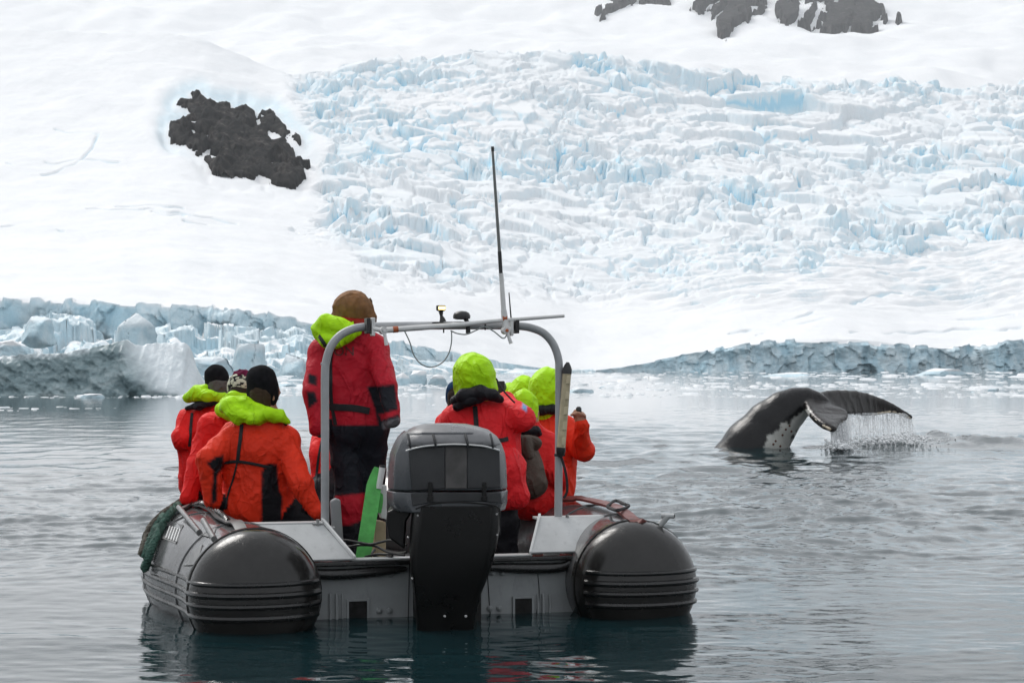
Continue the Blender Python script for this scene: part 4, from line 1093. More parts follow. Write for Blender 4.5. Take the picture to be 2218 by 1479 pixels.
pts = [p[0]+p[1]*0.03+Vector((0, 0, 0.012*(-1)**i)) for i, p in enumerate(p0) if p[0] is not None]
if len(pts) > 2: rope('grab_line', None, 0.014, M_RUB, 'black grab line bunched along the top of the port tube', 'rope', pts=pts, twist=35)
P = [on_tube(u, v, 1) for u, v in ((1318, 1112), (1330, 1100), (1345, 1106), (1358, 1112), (1340, 1122), (1322, 1116))]; pts = [p[0]+p[1]*0.045 for p in P if p[0] is not None]
if len(pts) > 3: rope('knotted_line', None, 0.009, M_STRAP, 'black knotted line on the red brown strap of the starboard tube', 'rope', pts=pts+[pts[0]], twist=35)

# tan ribbed tube strapped to the right post
hp = empty('hand_pump', A(1218, 985, 0.2)); tag(hp, 'tan plastic tube with black end caps strapped on the right arch post', 'hand pump')
a, b = A(1215, 972, 0.2), A(1228, 806, 0.2); d = (b-a)
MB().tube([a+d*k for k in (0, 0.2, 0.4, 0.6, 0.8, 1.0)], 0.0245, 8).build('tube_body', M_TAN, hp, smooth=False)
for k in range(5):
    q = a+d*(0.10+0.2*k); MB().box(q-BF*0.024+BR*0.004, BR*0.011, BF*0.006, d.normalized()*0.022).build('rib_window', simple('pale_tan', (0.52, 0.45, 0.30), 0.45) if k == 0 else bpy.data.materials['pale_tan'], hp, smooth=False, bevel=0.002)
MB().tube([a+d*0.02, a-d*0.02, a-d*0.07, a-d*0.11], [0.027, 0.027, 0.022, 0.010], 12).build('end_cap', M_BLACK, hp)
MB().tube([b-d*0.02, b+d*0.04, b+d*0.09, b+d*0.13], [0.027, 0.027, 0.018, 0.008], 12).build('end_cap', M_BLACK, hp)
q = A(1212, 985, 0.2); MB().tube([q-BR*0.03, q+BR*0.03], 0.008, 8).build('tie', M_BLACK, hp)
pts = spline([a-d*0.08, A(1222, 1010, 0.2), A(1228, 1040, 0.2), A(1228, 1065, 0.2), A(1221, 1078, 0.2)], 6)
MB().ribbon(pts, [-BF]*len(pts), 0.014, 0.003).build('hanging_strap', M_STRAP, hp)

# gear behind the transom: green webbing on a white post, crate, cables
gw = empty('green_strap', on_s(790, 1205, 0.35)); tag(gw, 'bright green webbing strap hanging down beside the outboard motor', 'strap')
pts = [on_s(u, v, s) for u, v, s in ((818, 1012, 0.5), (812, 1040, 0.48), (806, 1080, 0.44), (800, 1120, 0.40), (793, 1165, 0.36), (786, 1212, 0.33))]
pp = spline(pts, 6); MB().ribbon(pp, [-BF]*len(pp), [0.035+0.05*min(1, i/8) for i in range(len(pp))], 0.004).build('webbing', M_WEBG, gw)
pts = [on_s(u, v, s) for u, v, s in ((828, 1012, 0.51), (822, 1045, 0.51), (824, 1080, 0.5), (820, 1110, 0.5))]
pp = spline(pts, 6); MB().ribbon(pp, [-BF]*len(pp), 0.03, 0.004).build('webbing_fold', M_WEBG, gw)
wp = empty('tiller_post', on_s(822, 1200, 0.5)); tag(wp, 'short white post and bracket standing left of the outboard motor', 'post')
MB().tube([on_s(820, 1058, 0.47), on_s(829, 1010, 0.47)], [0.017, 0.018], 12).build('post_top', M_WHITE, wp)
MB().tube([on_s(829, 1012, 0.469), on_s(829.6, 1007, 0.469)], 0.0185, 12).build('post_cap', M_DGREY, wp)
MB().prism([on_s(u, v, 0.5) for u, v in ((803, 1056), (838, 1050), (838, 1125), (826, 1122), (818, 1095), (808, 1100))], BF*0.05).build('bracket', M_WHITE, wp, smooth=False, bevel=0.004)
MB().prism([on_s(u, v, 0.5) for u, v in ((812, 1126), (836, 1130), (836, 1220), (812, 1220))], BF*0.10).build('post_base', M_WOOD, wp, smooth=False, bevel=0.006)
cb = empty('engine_cables', on_s(800, 1200, 0.1)); tag(cb, 'tangle of black engine cables lying on the transom left of the motor', 'cable')
for pix in ([(728, 1176, 0.25), (748, 1170, 0.2), (775, 1174, 0.15), (805, 1178, 0.1), (845, 1170, 0.0), (880, 1180, -0.1)], [(730, 1178, 0.26), (752, 1184, 0.2), (780, 1180, 0.15), (812, 1182, 0.1), (840, 1195, 0.02), (876, 1202, -0.1)],
            [(790, 1206, 0.1), (815, 1200, 0.1), (842, 1200, 0.05), (880, 1196, -0.1)], [(812, 1190, 0.15), (806, 1200, 0.12), (826, 1208, 0.1), (850, 1204, 0.0)]):
    MB().tube(spline([on_s(u, v, s) for u, v, s in pix], 7), 0.007, 8).build('cable', M_BLACK, cb)
ws = MB().prism([on_s(u, v, 0.55) for u, v in ((716, 1085), (728, 1078), (738, 1082), (744, 1165), (768, 1215), (724, 1215))], BF*0.04).build('seat_frame', mat_painted_metal('frosted_screen', (0.30, 0.30, 0.31), 0.5), boat, smooth=False, bevel=0.01)

# ------------------------------------------------------------------ outboard motor
motor = empty('outboard_motor', on_s(970, 1400, -0.35)); tag(motor, 'big grey and black outboard motor mounted on the boat transom', 'motor')
MY = -0.62
MF = Vector((-0.035, 1, 0)).normalized(); MR = Vector((1, 0.035, 0)).normalized()      # the motor is turned a little against the boat
MO = on_s(970, 1000, MY)
def on_m(u, v, s):
    e = Vector((0, 0, H)); d = pt(u, v, 1.0)-e; return e+d*((s-MY+(MO-e).dot(MF))/d.dot(MF))
def mbolt(u, v, r, name, mat, s, par):
    c = on_m(u, v, s); MB().tube([c+MF*0.004, c-MF*0.004, c-MF*0.007], [r, r, r*0.6], 10).build(name, mat, par)
def sect(v, uL, uR, depth, cham, back=MY, n=8, inset=0.0):
    """one level ring: flat back, chamfered corners, rounded front"""
    a, b = on_m(uL, v, back), on_m(uR, v, back); z = a.z; w = (b-a).length/2; c = (a+b)/2
    P = [(-w+cham[0], 0), (w-cham[0], 0), (w-cham[0]*0.35, cham[1]*0.30), (w, cham[1]), (w, depth*0.62), (w*0.93, depth*0.80), (w*0.7, depth*0.94), (0, depth), (-w*0.7, depth*0.94), (-w*0.93, depth*0.80), (-w, depth*0.62), (-w, cham[1]), (-w+cham[0]*0.35, cham[1]*0.30)]
    return [c+MR*x+MF*y for x, y in P]
def loft(name, rows, mat, **k):
    return MB().rings([sect(*r) for r in rows]).build(name, mat, motor, bevel=k.get('bevel', 0.006))
ch = (0.10, 0.17)
loft('cowling', [(1062, 837, 1101, 0.62, ch), (1010, 839, 1099, 0.63, ch), (985, 842, 1096, 0.62, ch), (965, 850, 1089, 0.60, ch), (950, 858, 1080, 0.57, ch), (936, 872, 1062, 0.50, ch)], M_GREY)
loft('cowling_lid', [(966, 868, 1086, 0.52, (0.085, 0.16), MY-0.03), (957, 870, 1084, 0.52, (0.085, 0.16), MY-0.034), (945, 874, 1074, 0.50, (0.085, 0.15), MY-0.015), (934, 882, 1060, 0.46, (0.08, 0.14), MY+0.02), (926, 896, 1036, 0.38, (0.07, 0.12), MY+0.06), (920, 915, 1012, 0.28, (0.05, 0.1), MY+0.10), (918, 940, 990, 0.16, (0.02, 0.06), MY+0.14)], mat_wet_rubber('engine_lid_grey', (0.15, 0.152, 0.158), 0.35))
# pale trim under the lid, broken by ribs
MB().tube(spline([on_m(u, v, MY-0.04) for u, v in ((879, 976), (900, 970), (930, 965), (985, 962), (1040, 965), (1065, 970), (1082, 975))], 6), 0.0045, 8).build('lid_trim', M_WHITE, motor)
for u in (889, 944, 1014, 1068): MB().tube(spline([on_m(u, 970, MY-0.042), on_m(u-2, 955, MY-0.045), on_m(u-6, 940, MY-0.01)], 4), 0.006, 8).build('lid_rib', M_DGREY, motor)
# rear panels
def plate(name, pix, s, th, mat, bevel=0.004):
    return MB().prism([on_m(u, v, s) for u, v in pix], MF*th).build(name, mat, motor, smooth=False, bevel=bevel)
plate('rear_panel', [(884, 972), (964, 966), (964, 1058), (892, 1062)], MY-0.006, 0.02, M_DGREY)
plate('rear_panel', [(1012, 966), (1082, 972), (1084, 1056), (1012, 1058)], MY-0.006, 0.02, M_DGREY)
plate('rear_spine', [(965, 966), (1011, 966), (1011, 1058), (965, 1058)], MY-0.012, 0.02, simple('rusty_spine', (0.070, 0.066, 0.064), 0.55, var=0.4))
loft('lower_cowling', [(1110, 850, 1096, 0.58, ch), (1092, 838, 1101, 0.60, ch), (1066, 836, 1102, 0.61, ch)], M_GREY)
plate('lower_panel', [(890, 1068), (1085, 1066), (1088, 1090), (1040, 1086), (985, 1086), (930, 1089), (893, 1096)], MY-0.006, 0.015, M_DGREY)
for u in (932, 1049):
    c = on_m(u, 1066, MY-0.012); MB().box(c+Vector((0, 0, 0.01)), MR*0.011, MF*0.008, Vector((0, 0, 0.042))).box(c+Vector((0, 0, -0.032))-MF*0.004, MR*0.015, MF*0.010, Vector((0, 0, 0.012))).build('latch', M_EBLK, motor, smooth=False, bevel=0.003)
# midsection shroud
loft('midsection', [(1440, 905, 1030, 0.22, (0.02, 0.03), MY+0.10), (1340, 900, 1030, 0.25, (0.03, 0.05), MY+0.06), (1290, 896, 1042, 0.28, (0.03, 0.05), MY+0.03), (1240, 888, 1062, 0.32, (0.035, 0.06), MY+0.01), (1190, 886, 1076, 0.38, (0.04, 0.08), MY), (1140, 888, 1085, 0.45, (0.05, 0.10), MY-0.004), (1096, 893, 1086, 0.50, (0.05, 0.10), MY-0.006)], M_EBLK)
MB().tube(spline([on_m(u, v, MY-0.012) for u, v in ((900, 1102), (930, 1092), (985, 1087), (1045, 1091), (1078, 1098), (1083, 1115), (1083, 1158))], 6), 0.0038, 8).build('shroud_gasket', M_HOLE, motor)
MB().prism([on_m(u, v, MY+0.12) for u, v in ((838, 1108), (880, 1090), (898, 1100), (880, 1130), (876, 1190), (842, 1165), (836, 1130))], MF*0.3).build('side_shroud', M_EBLK, motor, smooth=False, bevel=0.01)
for u, v in ((905, 1116), (1076, 1113), (1077, 1158), (884, 1163), (893, 1252)): mbolt(u, v, 0.006, 'screw', M_STEEL, MY-0.014, motor)
for u in (963, 1009): mbolt(u, 1334, 0.007, 'drain_plug', M_STEEL, MY+0.035, motor)
# clamp bracket to the transom
MB().prism([B(x, -0.25, z) for x, z in ((-0.16, -0.1), (0.16, -0.1), (0.16, 0.34), (-0.16, 0.34))], BF*0.26).build('clamp_bracket', M_EBLK, motor, smooth=False, bevel=0.01)
# white lettering on the port side of the cowling: only slivers of the strokes show
def side_pt(v, k):
    a = Vector(sect(v, 840, 1100, 0.62, ch)[11]); b = Vector(sect(v, 840, 1100, 0.62, ch)[10]); return a+(b-a)*k-BR*0.003
for (v0, v1, k0, k1) in ((992, 1008, 0.02, 0.10), (1012, 1020, 0.02, 0.16), (1024, 1034, 0.02, 0.10)):
    a = [side_pt(v0, k0), side_pt(v0, k1), side_pt(v1, k1), side_pt(v1, k0)]; MB().prism(a, -BR*0.004).build('white_letter', M_WHITE, motor, smooth=False)
# ------------------------------------------------------------------ people
RED = (0.82, 0.016, 0.014); ORED = (0.85, 0.040, 0.012); DRED = (0.52, 0.012, 0.028); BLK = (0.012, 0.012, 0.015); LIME = (0.46, 0.86, 0.006); SKIN = (0.46, 0.25, 0.17); NAVY = (0.010, 0.012, 0.018)
def wp(p): return pt(*p)
M_HAIR = mat_cloth('hair_strands', 0.6)
PEOPLE = 'passengers in red jackets'
def person(J, label, jac=RED, trou=BLK, glove=BLK, fore=None, seed=1, face=(0, 1, 0), sc=1.0, wr=0.012, paint=(), h=0.0135, skin_hand=False, bulk=1.0, legs=True, hair=True):
    """J: joints as photo pixel + distance; one continuous clothed body"""
    j = {k: wp(v) for k, v in J.items()}; P = []; b = bulk; fore = fore or jac
    sl, sr, hl, hr, nk = j['sl'], j['sr'], j['hl'], j['hr'], j['nk']
    mid_s = (sl+sr)/2; mid_h = (hl+hr)/2; back = Vector((0, 0.03, 0))
    P.append(cap(sl, hl, 0.085*b, 0.115*b, jac, 0.05)); P.append(cap(sr, hr, 0.085*b, 0.115*b, jac, 0.05))
    P.append(cap(mid_s+Vector((0, 0, -0.05)), mid_h, 0.13*b, 0.15*b, jac, 0.06))
    P.append(cap(nk, mid_s+Vector((0, 0, -0.06)), 0.075, 0.12*b, jac, 0.05))
    P.append(cap(nk, sl, 0.055, 0.085*b, jac, 0.05)); P.append(cap(nk, sr, 0.055, 0.085*b, jac, 0.05))
    for s in 'lr':
        if 'e'+s in j:
            P.append(cap(j['s'+s], j['e'+s], 0.080*b, 0.066*b, jac, 0.014)); P.append(cap(j['e'+s], j['w'+s], 0.066*b, 0.047*b, fore, 0.015))
            d = (j['w'+s]-j['e'+s]).normalized()
            if not skin_hand or s == 'l':
                # gloved hand: palm, four fingers and a thumb, loosely curled
                w = j['w'+s]; hd = j.get('h'+s); hv = ((hd-w).normalized() if hd else d); sx = hv.cross(Vector((0, 1, 0.2))).normalized(); nn = sx.cross(hv).normalized()
                P.append(cap(w, w+hv*0.075, 0.036, 0.034, glove, 0.02))
                for f, (off, L) in enumerate(((-0.027, 0.062), (-0.009, 0.072), (0.009, 0.068), (0.026, 0.054))):
                    a = w+hv*0.075+sx*off; q = a+hv*L*0.55+nn*0.012; P.append(cap(a, q, 0.012, 0.0115, glove, 0.008)); P.append(cap(q, q+hv*L*0.35+nn*0.03, 0.0115, 0.010, glove, 0.008))
                P.append(cap(w+hv*0.03+sx*-0.03, w+hv*0.075+sx*-0.058+nn*0.02, 0.014, 0.012, glove, 0.01))
        if legs and 'k'+s in j:
            P.append(cap(j['h'+s], j['k'+s], 0.105*b, 0.078, trou, 0.04)); P.append(cap(j['k'+s], j['a'+s], 0.078, 0.062, J.get('shin', trou) if False else trou, 0.03))
            P.append(cap(j['a'+s], j['a'+s]+Vector(face)*0.14+Vector((0, 0, -0.03)), 0.055, 0.045, BLK, 0.03))
    # head with a face
    f = Vector(face).normalized(); hc = j['hd']; sx = f.cross(Vector((0, 0, 1))).normalized()
    P.append(cap(nk+Vector((0, 0, -0.02)), hc, 0.055, 0.06, SKIN, 0.03))
    P.append(ell(hc, (0.070*sc, 0.088*sc, 0.108*sc), SKIN, f, k=0.02))
    P.append(cap(hc+f*0.082+Vector((0, 0, 0.012)), hc+f*0.108+Vector((0, 0, -0.018)), 0.010, 0.014, SKIN, 0.012))
    P.append(ell(hc+f*0.055+Vector((0, 0, -0.085)), (0.04, 0.04, 0.035), SKIN, f, k=0.03))
    for q in (-1, 1):
        P.append(ell(hc+sx*q*0.072-f*0.005+Vector((0, 0, -0.01)), (0.010, 0.018, 0.030), SKIN, f, k=0.008))
        P.append(ell(hc+sx*q*0.030+f*0.078+Vector((0, 0, 0.015)), (0.013, 0.010, 0.008), (0.03, 0.02, 0.015), f, k=0.004))
    P.append(ell(hc+f*0.092+Vector((0, 0, -0.055)), (0.024, 0.010, 0.007), (0.30, 0.09, 0.08), f, k=0.004))
    o = sdf_object('person', P, M_CLOTH, h, wr, 6.5, seed, paint=paint)
    tag(o, label, 'person', PEOPLE)
    HR = ((0.03, 0.02, 0.012), (0.10, 0.09, 0.08), (0.05, 0.03, 0.015))[seed % 3]
    if hair: sdf_object('hair', [ell(hc-f*0.022+Vector((0, 0, 0.018)), (0.076, 0.082, 0.092), HR, f), ell(hc-f*0.04+Vector((0, 0, -0.055)), (0.064, 0.055, 0.05), HR, f)], M_HAIR, 0.012, 0.003, 30, seed, parent=o)
    return o, j

def cloth(name, chain, col, parent, h=0.011, wr=0.007, wf=9, seed=3, k=0.025, extra=None):
    """soft cloth built along chains of (u, v, Y, radius)"""
    P = []
    for ch in chain:
        for a, b in zip(ch, ch[1:]): P.append(cap(wp(a[:3]), wp(b[:3]), a[3], b[3], col, k))
    return sdf_object(name, P, M_CLOTH2, h, wr, wf, seed, parent=parent, extra=extra)

def hood_up(o, u, v, Y, ru, rv, seed, col=LIME, lean=0, pts=(), fwd=(0, 1, 0.05)):
    c = wp((u, v, Y)); k = Y/F; f = Vector(fwd)
    P = [ell(c, (ru*k, ru*k*1.12, rv*k), col, f, k=0.03), ell(c+Vector((lean*k, 0, rv*k*0.35)), (ru*k*0.85, ru*k*0.95, rv*k*0.72), col, f, k=0.04), cap(c+Vector((0, 0, -rv*k*0.5)), c+Vector((0, 0.02, -rv*k*0.95)), ru*k*0.92, ru*k*1.0, col, 0.04)]
    for q in pts: P.append(ell(wp(q[:3]), (q[3]*k, q[3]*k, q[4]*k), col, f, k=0.04))
    return sdf_object('hood', P, M_CLOTH2, 0.010, 0.008, 12, seed, parent=o)

def collar(o, pix, col=BLK, seed=5):
    return cloth('collar', [pix], col, o, h=0.010, wr=0.006, seed=seed)

def beanie(o, u, v, Y, ru, rv, mat, seed, tip=None, rib=True, rot=0.0):
    c = wp((u, v, Y)); k = Y/F
    P = [ell(c, (ru*k, ru*k*1.1, rv*k), BLK, (0, 1, 0), k=0.02), cap(c+Vector((0, 0, -rv*k*0.35)), c+Vector((0, 0.0, -rv*k*0.55)), ru*k*1.0, ru*k*1.01, BLK, 0.015)]
    if tip: q = wp(tip[:3]); P.append(ell(q, (tip[3]*k, tip[3]*k, tip[4]*k), BLK, (0, 1, 0), k=0.05))
    return sdf_object('knitted_hat', P, mat, 0.009, 0.004, 14, seed, parent=o)

# --- nearest passenger on the port tube
o, j = person(dict(hd=(574, 856, 10.72), nk=(566, 905, 10.72), sl=(512, 948, 10.72), sr=(618, 955, 10.74), hl=(528, 1092, 10.80), hr=(592, 1096, 10.82),
        el=(452, 992, 10.62), wl=(462, 1082, 10.68), er=(648, 1040, 10.62), wr=(684, 1104, 10.62), hr_=(700, 1118, 10.6),
        kl=(640, 1118, 11.05), al=(655, 1225, 11.15), kr=(680, 1130, 10.85), ar=(700, 1235, 10.95)),
    'passenger in black beanie and orange red jacket, nearest of the three on the port tube', ORED, seed=11, face=(0.55, 0.8, -0.05), bulk=1.02,
    paint=[([(567, 1020), (580, 1003), (600, 1005), (605, 1062), (612, 1075), (610, 1140), (566, 1140)], BLK), ([(448, 1003), (466, 990), (484, 985), (484, 1010), (470, 1030), (470, 1085), (456, 1095), (462, 1020)], BLK)])
beanie(o, 569, 834, 10.72, 33, 40, M_KNITK, 21, (562, 812, 10.74, 24, 17))
cloth('hood', [[(484, 885, 10.68, 0.028), (498, 880, 10.64, 0.045), (520, 898, 10.60, 0.040), (548, 905, 10.58, 0.035), (580, 896, 10.60, 0.035), (605, 900, 10.64, 0.028), (622, 912, 10.68, 0.018)],
    [(500, 872, 10.68, 0.040), (530, 872, 10.64, 0.036), (560, 888, 10.62, 0.034), (592, 905, 10.63, 0.028)], [(500, 895, 10.60, 0.03), (515, 915, 10.60, 0.018)], [(520, 880, 10.66, 0.05), (560, 900, 10.66, 0.06)]], LIME, o, seed=31, wr=0.008)
strap('back_strap', o, [(524, 920), (520, 955), (515, 1000)], 0.020, M_STRAP); strap('back_strap', o, [(514, 1002), (506, 1035), (495, 1070), (488, 1100)], 0.009, M_STRAP)
strap('waist_strap', o, [(486, 1002), (512, 999), (545, 1003), (585, 1012)], 0.016, M_STRAP)
strap('collar_trim', o, [(560, 902), (585, 902), (605, 910), (620, 922)], 0.014, M_STRAP)

# --- passenger in the patterned hat
o, j = person(dict(hd=(524, 858, 11.30), nk=(515, 900, 11.30), sl=(462, 925, 11.28), sr=(545, 935, 11.32), hl=(455, 1075, 11.35), hr=(520, 1080, 11.38),
        el=(428, 1005, 11.20), wl=(408, 1078, 11.15), hl_=(396, 1100, 11.1), er=(560, 1000, 11.3), wr=(590, 1060, 11.4), kl=(560, 1090, 11.6), al=(580, 1190, 11.7), kr=(600, 1095, 11.45), ar=(620, 1200, 11.55)),
    'passenger in patterned pompom hat, middle of the three on the port tube', RED, seed=12, face=(0.2, 1, 0))
c = wp((522, 836, 11.30)); k = 11.3/F
hat = sdf_object('knitted_hat', [ell(c, (29*k, 32*k, 28*k), BLK, k=0.02), cap(c, c+Vector((0, 0, -0.05)), 28*k, 28*k, BLK, 0.02)], M_KNITK, 0.008, 0.003, 14, 22, parent=o)
t = NT('triangle_knit'); mp = t.mapping((1, 1, 1)); ck = t.n.new('ShaderNodeTexVoronoi'); ck.inputs['Scale'].default_value = 42; ck.distance = 'CHEBYCHEV'; t.l.new(mp, ck.inputs['Vector'])
t.set(color=t.ramp(ck.outputs['Distance'], [(0.0, (0.55, 0.55, 0.42)), (0.42, (0.55, 0.55, 0.42)), (0.46, (0.01, 0.01, 0.012))]), rough=0.95); hat.data.materials[0] = t.m
q = wp((524, 816, 11.30)); sdf_object('pompom', [ell(q, (20*k, 20*k, 14*k), BLK, k=0.02), ell(q+Vector((0.02, 0, 0.01)), (12*k, 14*k, 11*k), BLK, k=0.02)], M_KNITP, 0.007, 0.010, 40, 23, parent=o)
cloth('hood', [[(480, 888, 11.18, 0.045), (500, 892, 11.14, 0.05), (520, 888, 11.16, 0.045), (545, 900, 11.2, 0.04)], [(486, 872, 11.25, 0.035), (506, 862, 11.22, 0.04), (530, 865, 11.22, 0.04)]], LIME, o, seed=32)

# --- farthest passenger on the port tube
o, j = person(dict(hd=(476, 848, 11.90), nk=(462, 888, 11.90), sl=(412, 915, 11.88), sr=(490, 912, 11.92), hl=(428, 1050, 11.95), hr=(490, 1055, 11.98),
        el=(396, 950, 11.80), wl=(424, 985, 12.05), er=(510, 980, 11.9), wr=(530, 1030, 12.0), kl=(520, 1065, 12.2), al=(540, 1160, 12.3), kr=(550, 1070, 12.05), ar=(570, 1165, 12.15)),
    'passenger in tall black beanie, farthest of the three on the port tube', RED, seed=13, face=(0.3, 1, 0), bulk=0.98)
beanie(o, 472, 830, 11.9, 26, 35, M_KNITK, 24, (464, 812, 11.9, 19, 20))
cloth('hood', [[(408, 862, 11.84, 0.034), (425, 855, 11.80, 0.045), (450, 858, 11.78, 0.040), (474, 862, 11.80, 0.030), (487, 856, 11.82, 0.022)], [(425, 845, 11.86, 0.03), (445, 842, 11.84, 0.03)]], LIME, o, seed=33)
collar(o, [(404, 884, 11.82, 0.016), (430, 878, 11.78, 0.024), (455, 872, 11.78, 0.024), (476, 868, 11.80, 0.02)], seed=41)
strap('back_strap', o, [(416, 895), (413, 930), (410, 965)], 0.018, M_STRAP)

# --- standing driver
o, j = person(dict(hd=(768, 672, 11.0), nk=(764, 712, 11.0), sl=(698, 765, 11.0), sr=(812, 758, 11.0), hl=(742, 925, 11.02), hr=(806, 920, 11.02),
        el=(679, 850, 10.86), wl=(686, 925, 10.82), er=(840, 838, 10.80), wr=(852, 910, 10.70), kl=(756, 1085, 11.0), al=(766, 1215, 11.02), kr=(800, 1080, 11.15), ar=(808, 1215, 11.2)),
    'driver standing at the stern in brown trapper hat and dark red jacket', DRED, BLK, seed=14, face=(0.25, 1, 0), bulk=0.90, wr=0.011,
    paint=[([(700, 920), (865, 920), (865, 1062), (700, 1072)], NAVY), ([(726, 1074), (792, 1068), (794, 1122), (760, 1135), (730, 1140)], DRED), ([(795, 838), (855, 832), (872, 960), (825, 960), (812, 885)], NAVY), ([(822, 898), (868, 885), (868, 896), (826, 909)], DRED), ([(826, 915), (870, 903), (870, 918), (830, 930)], (0.16, 0.16, 0.17)),
           ([(664, 848), (682, 848), (688, 870), (668, 885)], NAVY), ([(668, 808), (686, 815), (686, 836), (668, 830)], NAVY)])
c = wp((765, 663, 11.0)); k = 11/F
sdf_object('trapper_hat', [ell(c, (41*k, 46*k, 33*k), BLK, k=0.03), cap(c+Vector((-0.02, 0, -0.05)), c+Vector((0.03, 0.0, -0.05)), 0.095, 0.095, BLK, 0.03), cap(wp((800, 690, 11.0)), wp((808, 708, 10.98)), 0.035, 0.028, BLK, 0.03), ell(wp((727, 683, 11)), (10*k, 14*k, 9*k), BLK, k=0.015)], M_HATBR, 0.009, 0.008, 16, 25, parent=o)
sdf_object('fur_flap', [ell(wp((806, 700, 10.99)), (9*k, 16*k, 20*k), BLK, (0, 1, 0), k=0.02), ell(wp((800, 668, 11.0)), (7*k, 16*k, 20*k), BLK, k=0.02)], M_FUR, 0.008, 0.012, 40, 26, parent=o)
cloth('hood', [[(690, 712, 10.86, 0.040), (706, 700, 10.84, 0.050), (728, 708, 10.82, 0.055), (752, 716, 10.82, 0.045), (775, 718, 10.86, 0.025)], [(692, 725, 10.85, 0.035), (706, 738, 10.82, 0.036), (728, 738, 10.80, 0.040), (752, 730, 10.82, 0.030)], [(720, 694, 10.92, 0.015), (740, 692, 10.92, 0.015), (765, 700, 10.9, 0.02)]], LIME, o, seed=34, wr=0.008)
sdf_object('scarf', [cap(wp((745, 698, 10.92)), wp((785, 704, 10.92)), 0.038, 0.038, (0.30, 0.02, 0.01), 0.03)], M_CLOTH, 0.010, 0.006, 14, 35, parent=o)
strap('waist_belt', o, [(715, 881), (740, 882), (770, 884), (800, 890)], 0.040, M_STRAP); strap('back_strap', o, [(718, 760), (716, 800), (717, 850), (720, 880), (727, 920)], 0.020, M_STRAP)
hd = [c for c in o.children if c.name.startswith('hood')][0]; P_, N_ = project(hd, [(692, 728), (700, 740), (706, 750)])
if len(P_) > 2: MB().ribbon(P_, N_, 0.022, 0.004).build('reflective_tab', M_DGREY, o)
# faint dark letters across the shoulders
cu = bpy.data.curves.new('back_letters', 'FONT'); cu.body = 'ION'; cu.size = 0.075; cu.extrude = 0.0012; cu.align_x = 'CENTER'
to = bpy.data.objects.new('tmp', cu); COL.objects.link(to); dg = bpy.context.evaluated_depsgraph_get(); lm = bpy.data.meshes.new_from_object(to.evaluated_get(dg)); bpy.data.objects.remove(to)
P, N = project(o, [(740, 766), (742, 768)], 2, 0.0)
bv = BVHTree.FromPolygons([v.co.copy() for v in o.data.vertices], [tuple(p.vertices) for p in o.data.polygons])
base = wp((742, 770, 10.7))
for vtx in lm.vertices:
    q = base+Vector((vtx.co.x, 0, vtx.co.y)); e = Vector((0, 0, H)); hit = bv.ray_cast(e, (q-e).normalized()); vtx.co = (hit[0]+hit[1]*(0.003+vtx.co.z)) if hit[0] else q
link('back_letters', lm, simple('dark_print', (0.10, 0.008, 0.012), 0.6), o, smooth=False)

# --- someone low in the bow, mostly hidden by the driver
o, j = person(dict(hd=(752, 862, 13.3), nk=(748, 892, 13.3), sl=(708, 915, 13.3), sr=(785, 915, 13.3), hl=(712, 1020, 13.3), hr=(770, 1020, 13.3), el=(692, 985, 13.1), wl=(694, 1050, 13.1), er=(790, 980, 13.3), wr=(780, 1040, 13.2), kl=(700, 1060, 13.0), al=(705, 1120, 12.9), kr=(770, 1060, 13.0), ar=(770, 1120, 12.9)),
    'passenger in red sitting in the bow, mostly hidden behind the driver', RED, seed=15, paint=[([(676, 1062), (720, 1060), (720, 1120), (676, 1120)], BLK)])
beanie(o, 752, 850, 13.3, 28, 26, M_KNITK, 26); strap('side_stripe', o, [(697, 955), (690, 990), (686, 1030), (684, 1060)], 0.016, M_STRAP)

# --- hooded group on the starboard side
o, j = person(dict(hd=(1030, 822, 11.2), nk=(1030, 868, 11.2), sl=(988, 912, 11.2), sr=(1096, 912, 11.2), hl=(1020, 1045, 11.2), hr=(1085, 1048, 11.2),
        el=(968, 935, 11.25), wl=(985, 900, 11.5), er=(1132, 908, 11.12), wr=(1095, 868, 11.4), kl=(1030, 1135, 11.3), al=(1030, 1235, 11.3), kr=(1095, 1135, 11.2), ar=(1098, 1235, 11.25)),
    'passenger with raised lime hood right above the outboard motor', (0.82, 0.020, 0.026), seed=16, hair=False, face=(0.25, 1, 0), bulk=1.08,
    paint=[([(1132, 872), (1142, 880), (1140, 892), (1130, 884)], (0.15, 0.35, 0.6))])
# jacket skirt
cloth('jacket_skirt', [[(1035, 1010, 11.15, 0.16), (1085, 1020, 11.12, 0.15), (1100, 1060, 11.12, 0.11)], [(1090, 1000, 11.12, 0.10), (1115, 1066, 11.1, 0.075), (1122, 1078, 11.1, 0.065)], [(1020, 1060, 11.15, 0.12), (1085, 1072, 11.12, 0.095)]], (0.82, 0.020, 0.026), o, h=0.013, seed=51)
hood_up(o, 1028, 815, 11.2, 44, 45, 61, lean=-4, pts=((1048, 842, 11.18, 26, 20),))
collar(o, [(985, 868, 11.12, 0.030), (1005, 858, 11.06, 0.042), (1040, 852, 11.04, 0.046), (1068, 856, 11.08, 0.034), (1085, 866, 11.12, 0.022)], seed=42)
collar(o, [(990, 880, 11.1, 0.03), (1015, 868, 11.05, 0.03), (1040, 862, 11.04, 0.03)], seed=43)
strap('back_strap', o, [(1029, 880), (1031, 905), (1033, 935), (1034, 960)], 0.028, M_STRAP)
strap('waist_strap', o, [(1070, 955), (1088, 953), (1100, 950)], 0.026, M_STRAP)
MB().tube(spline([wp((1075, 820, 11.15)), wp((1090, 845, 11.1)), wp((1105, 862, 11.08)), wp((1115, 872, 11.1))], 6), 0.005, 8).build('camera_strap', M_STRAP, o)
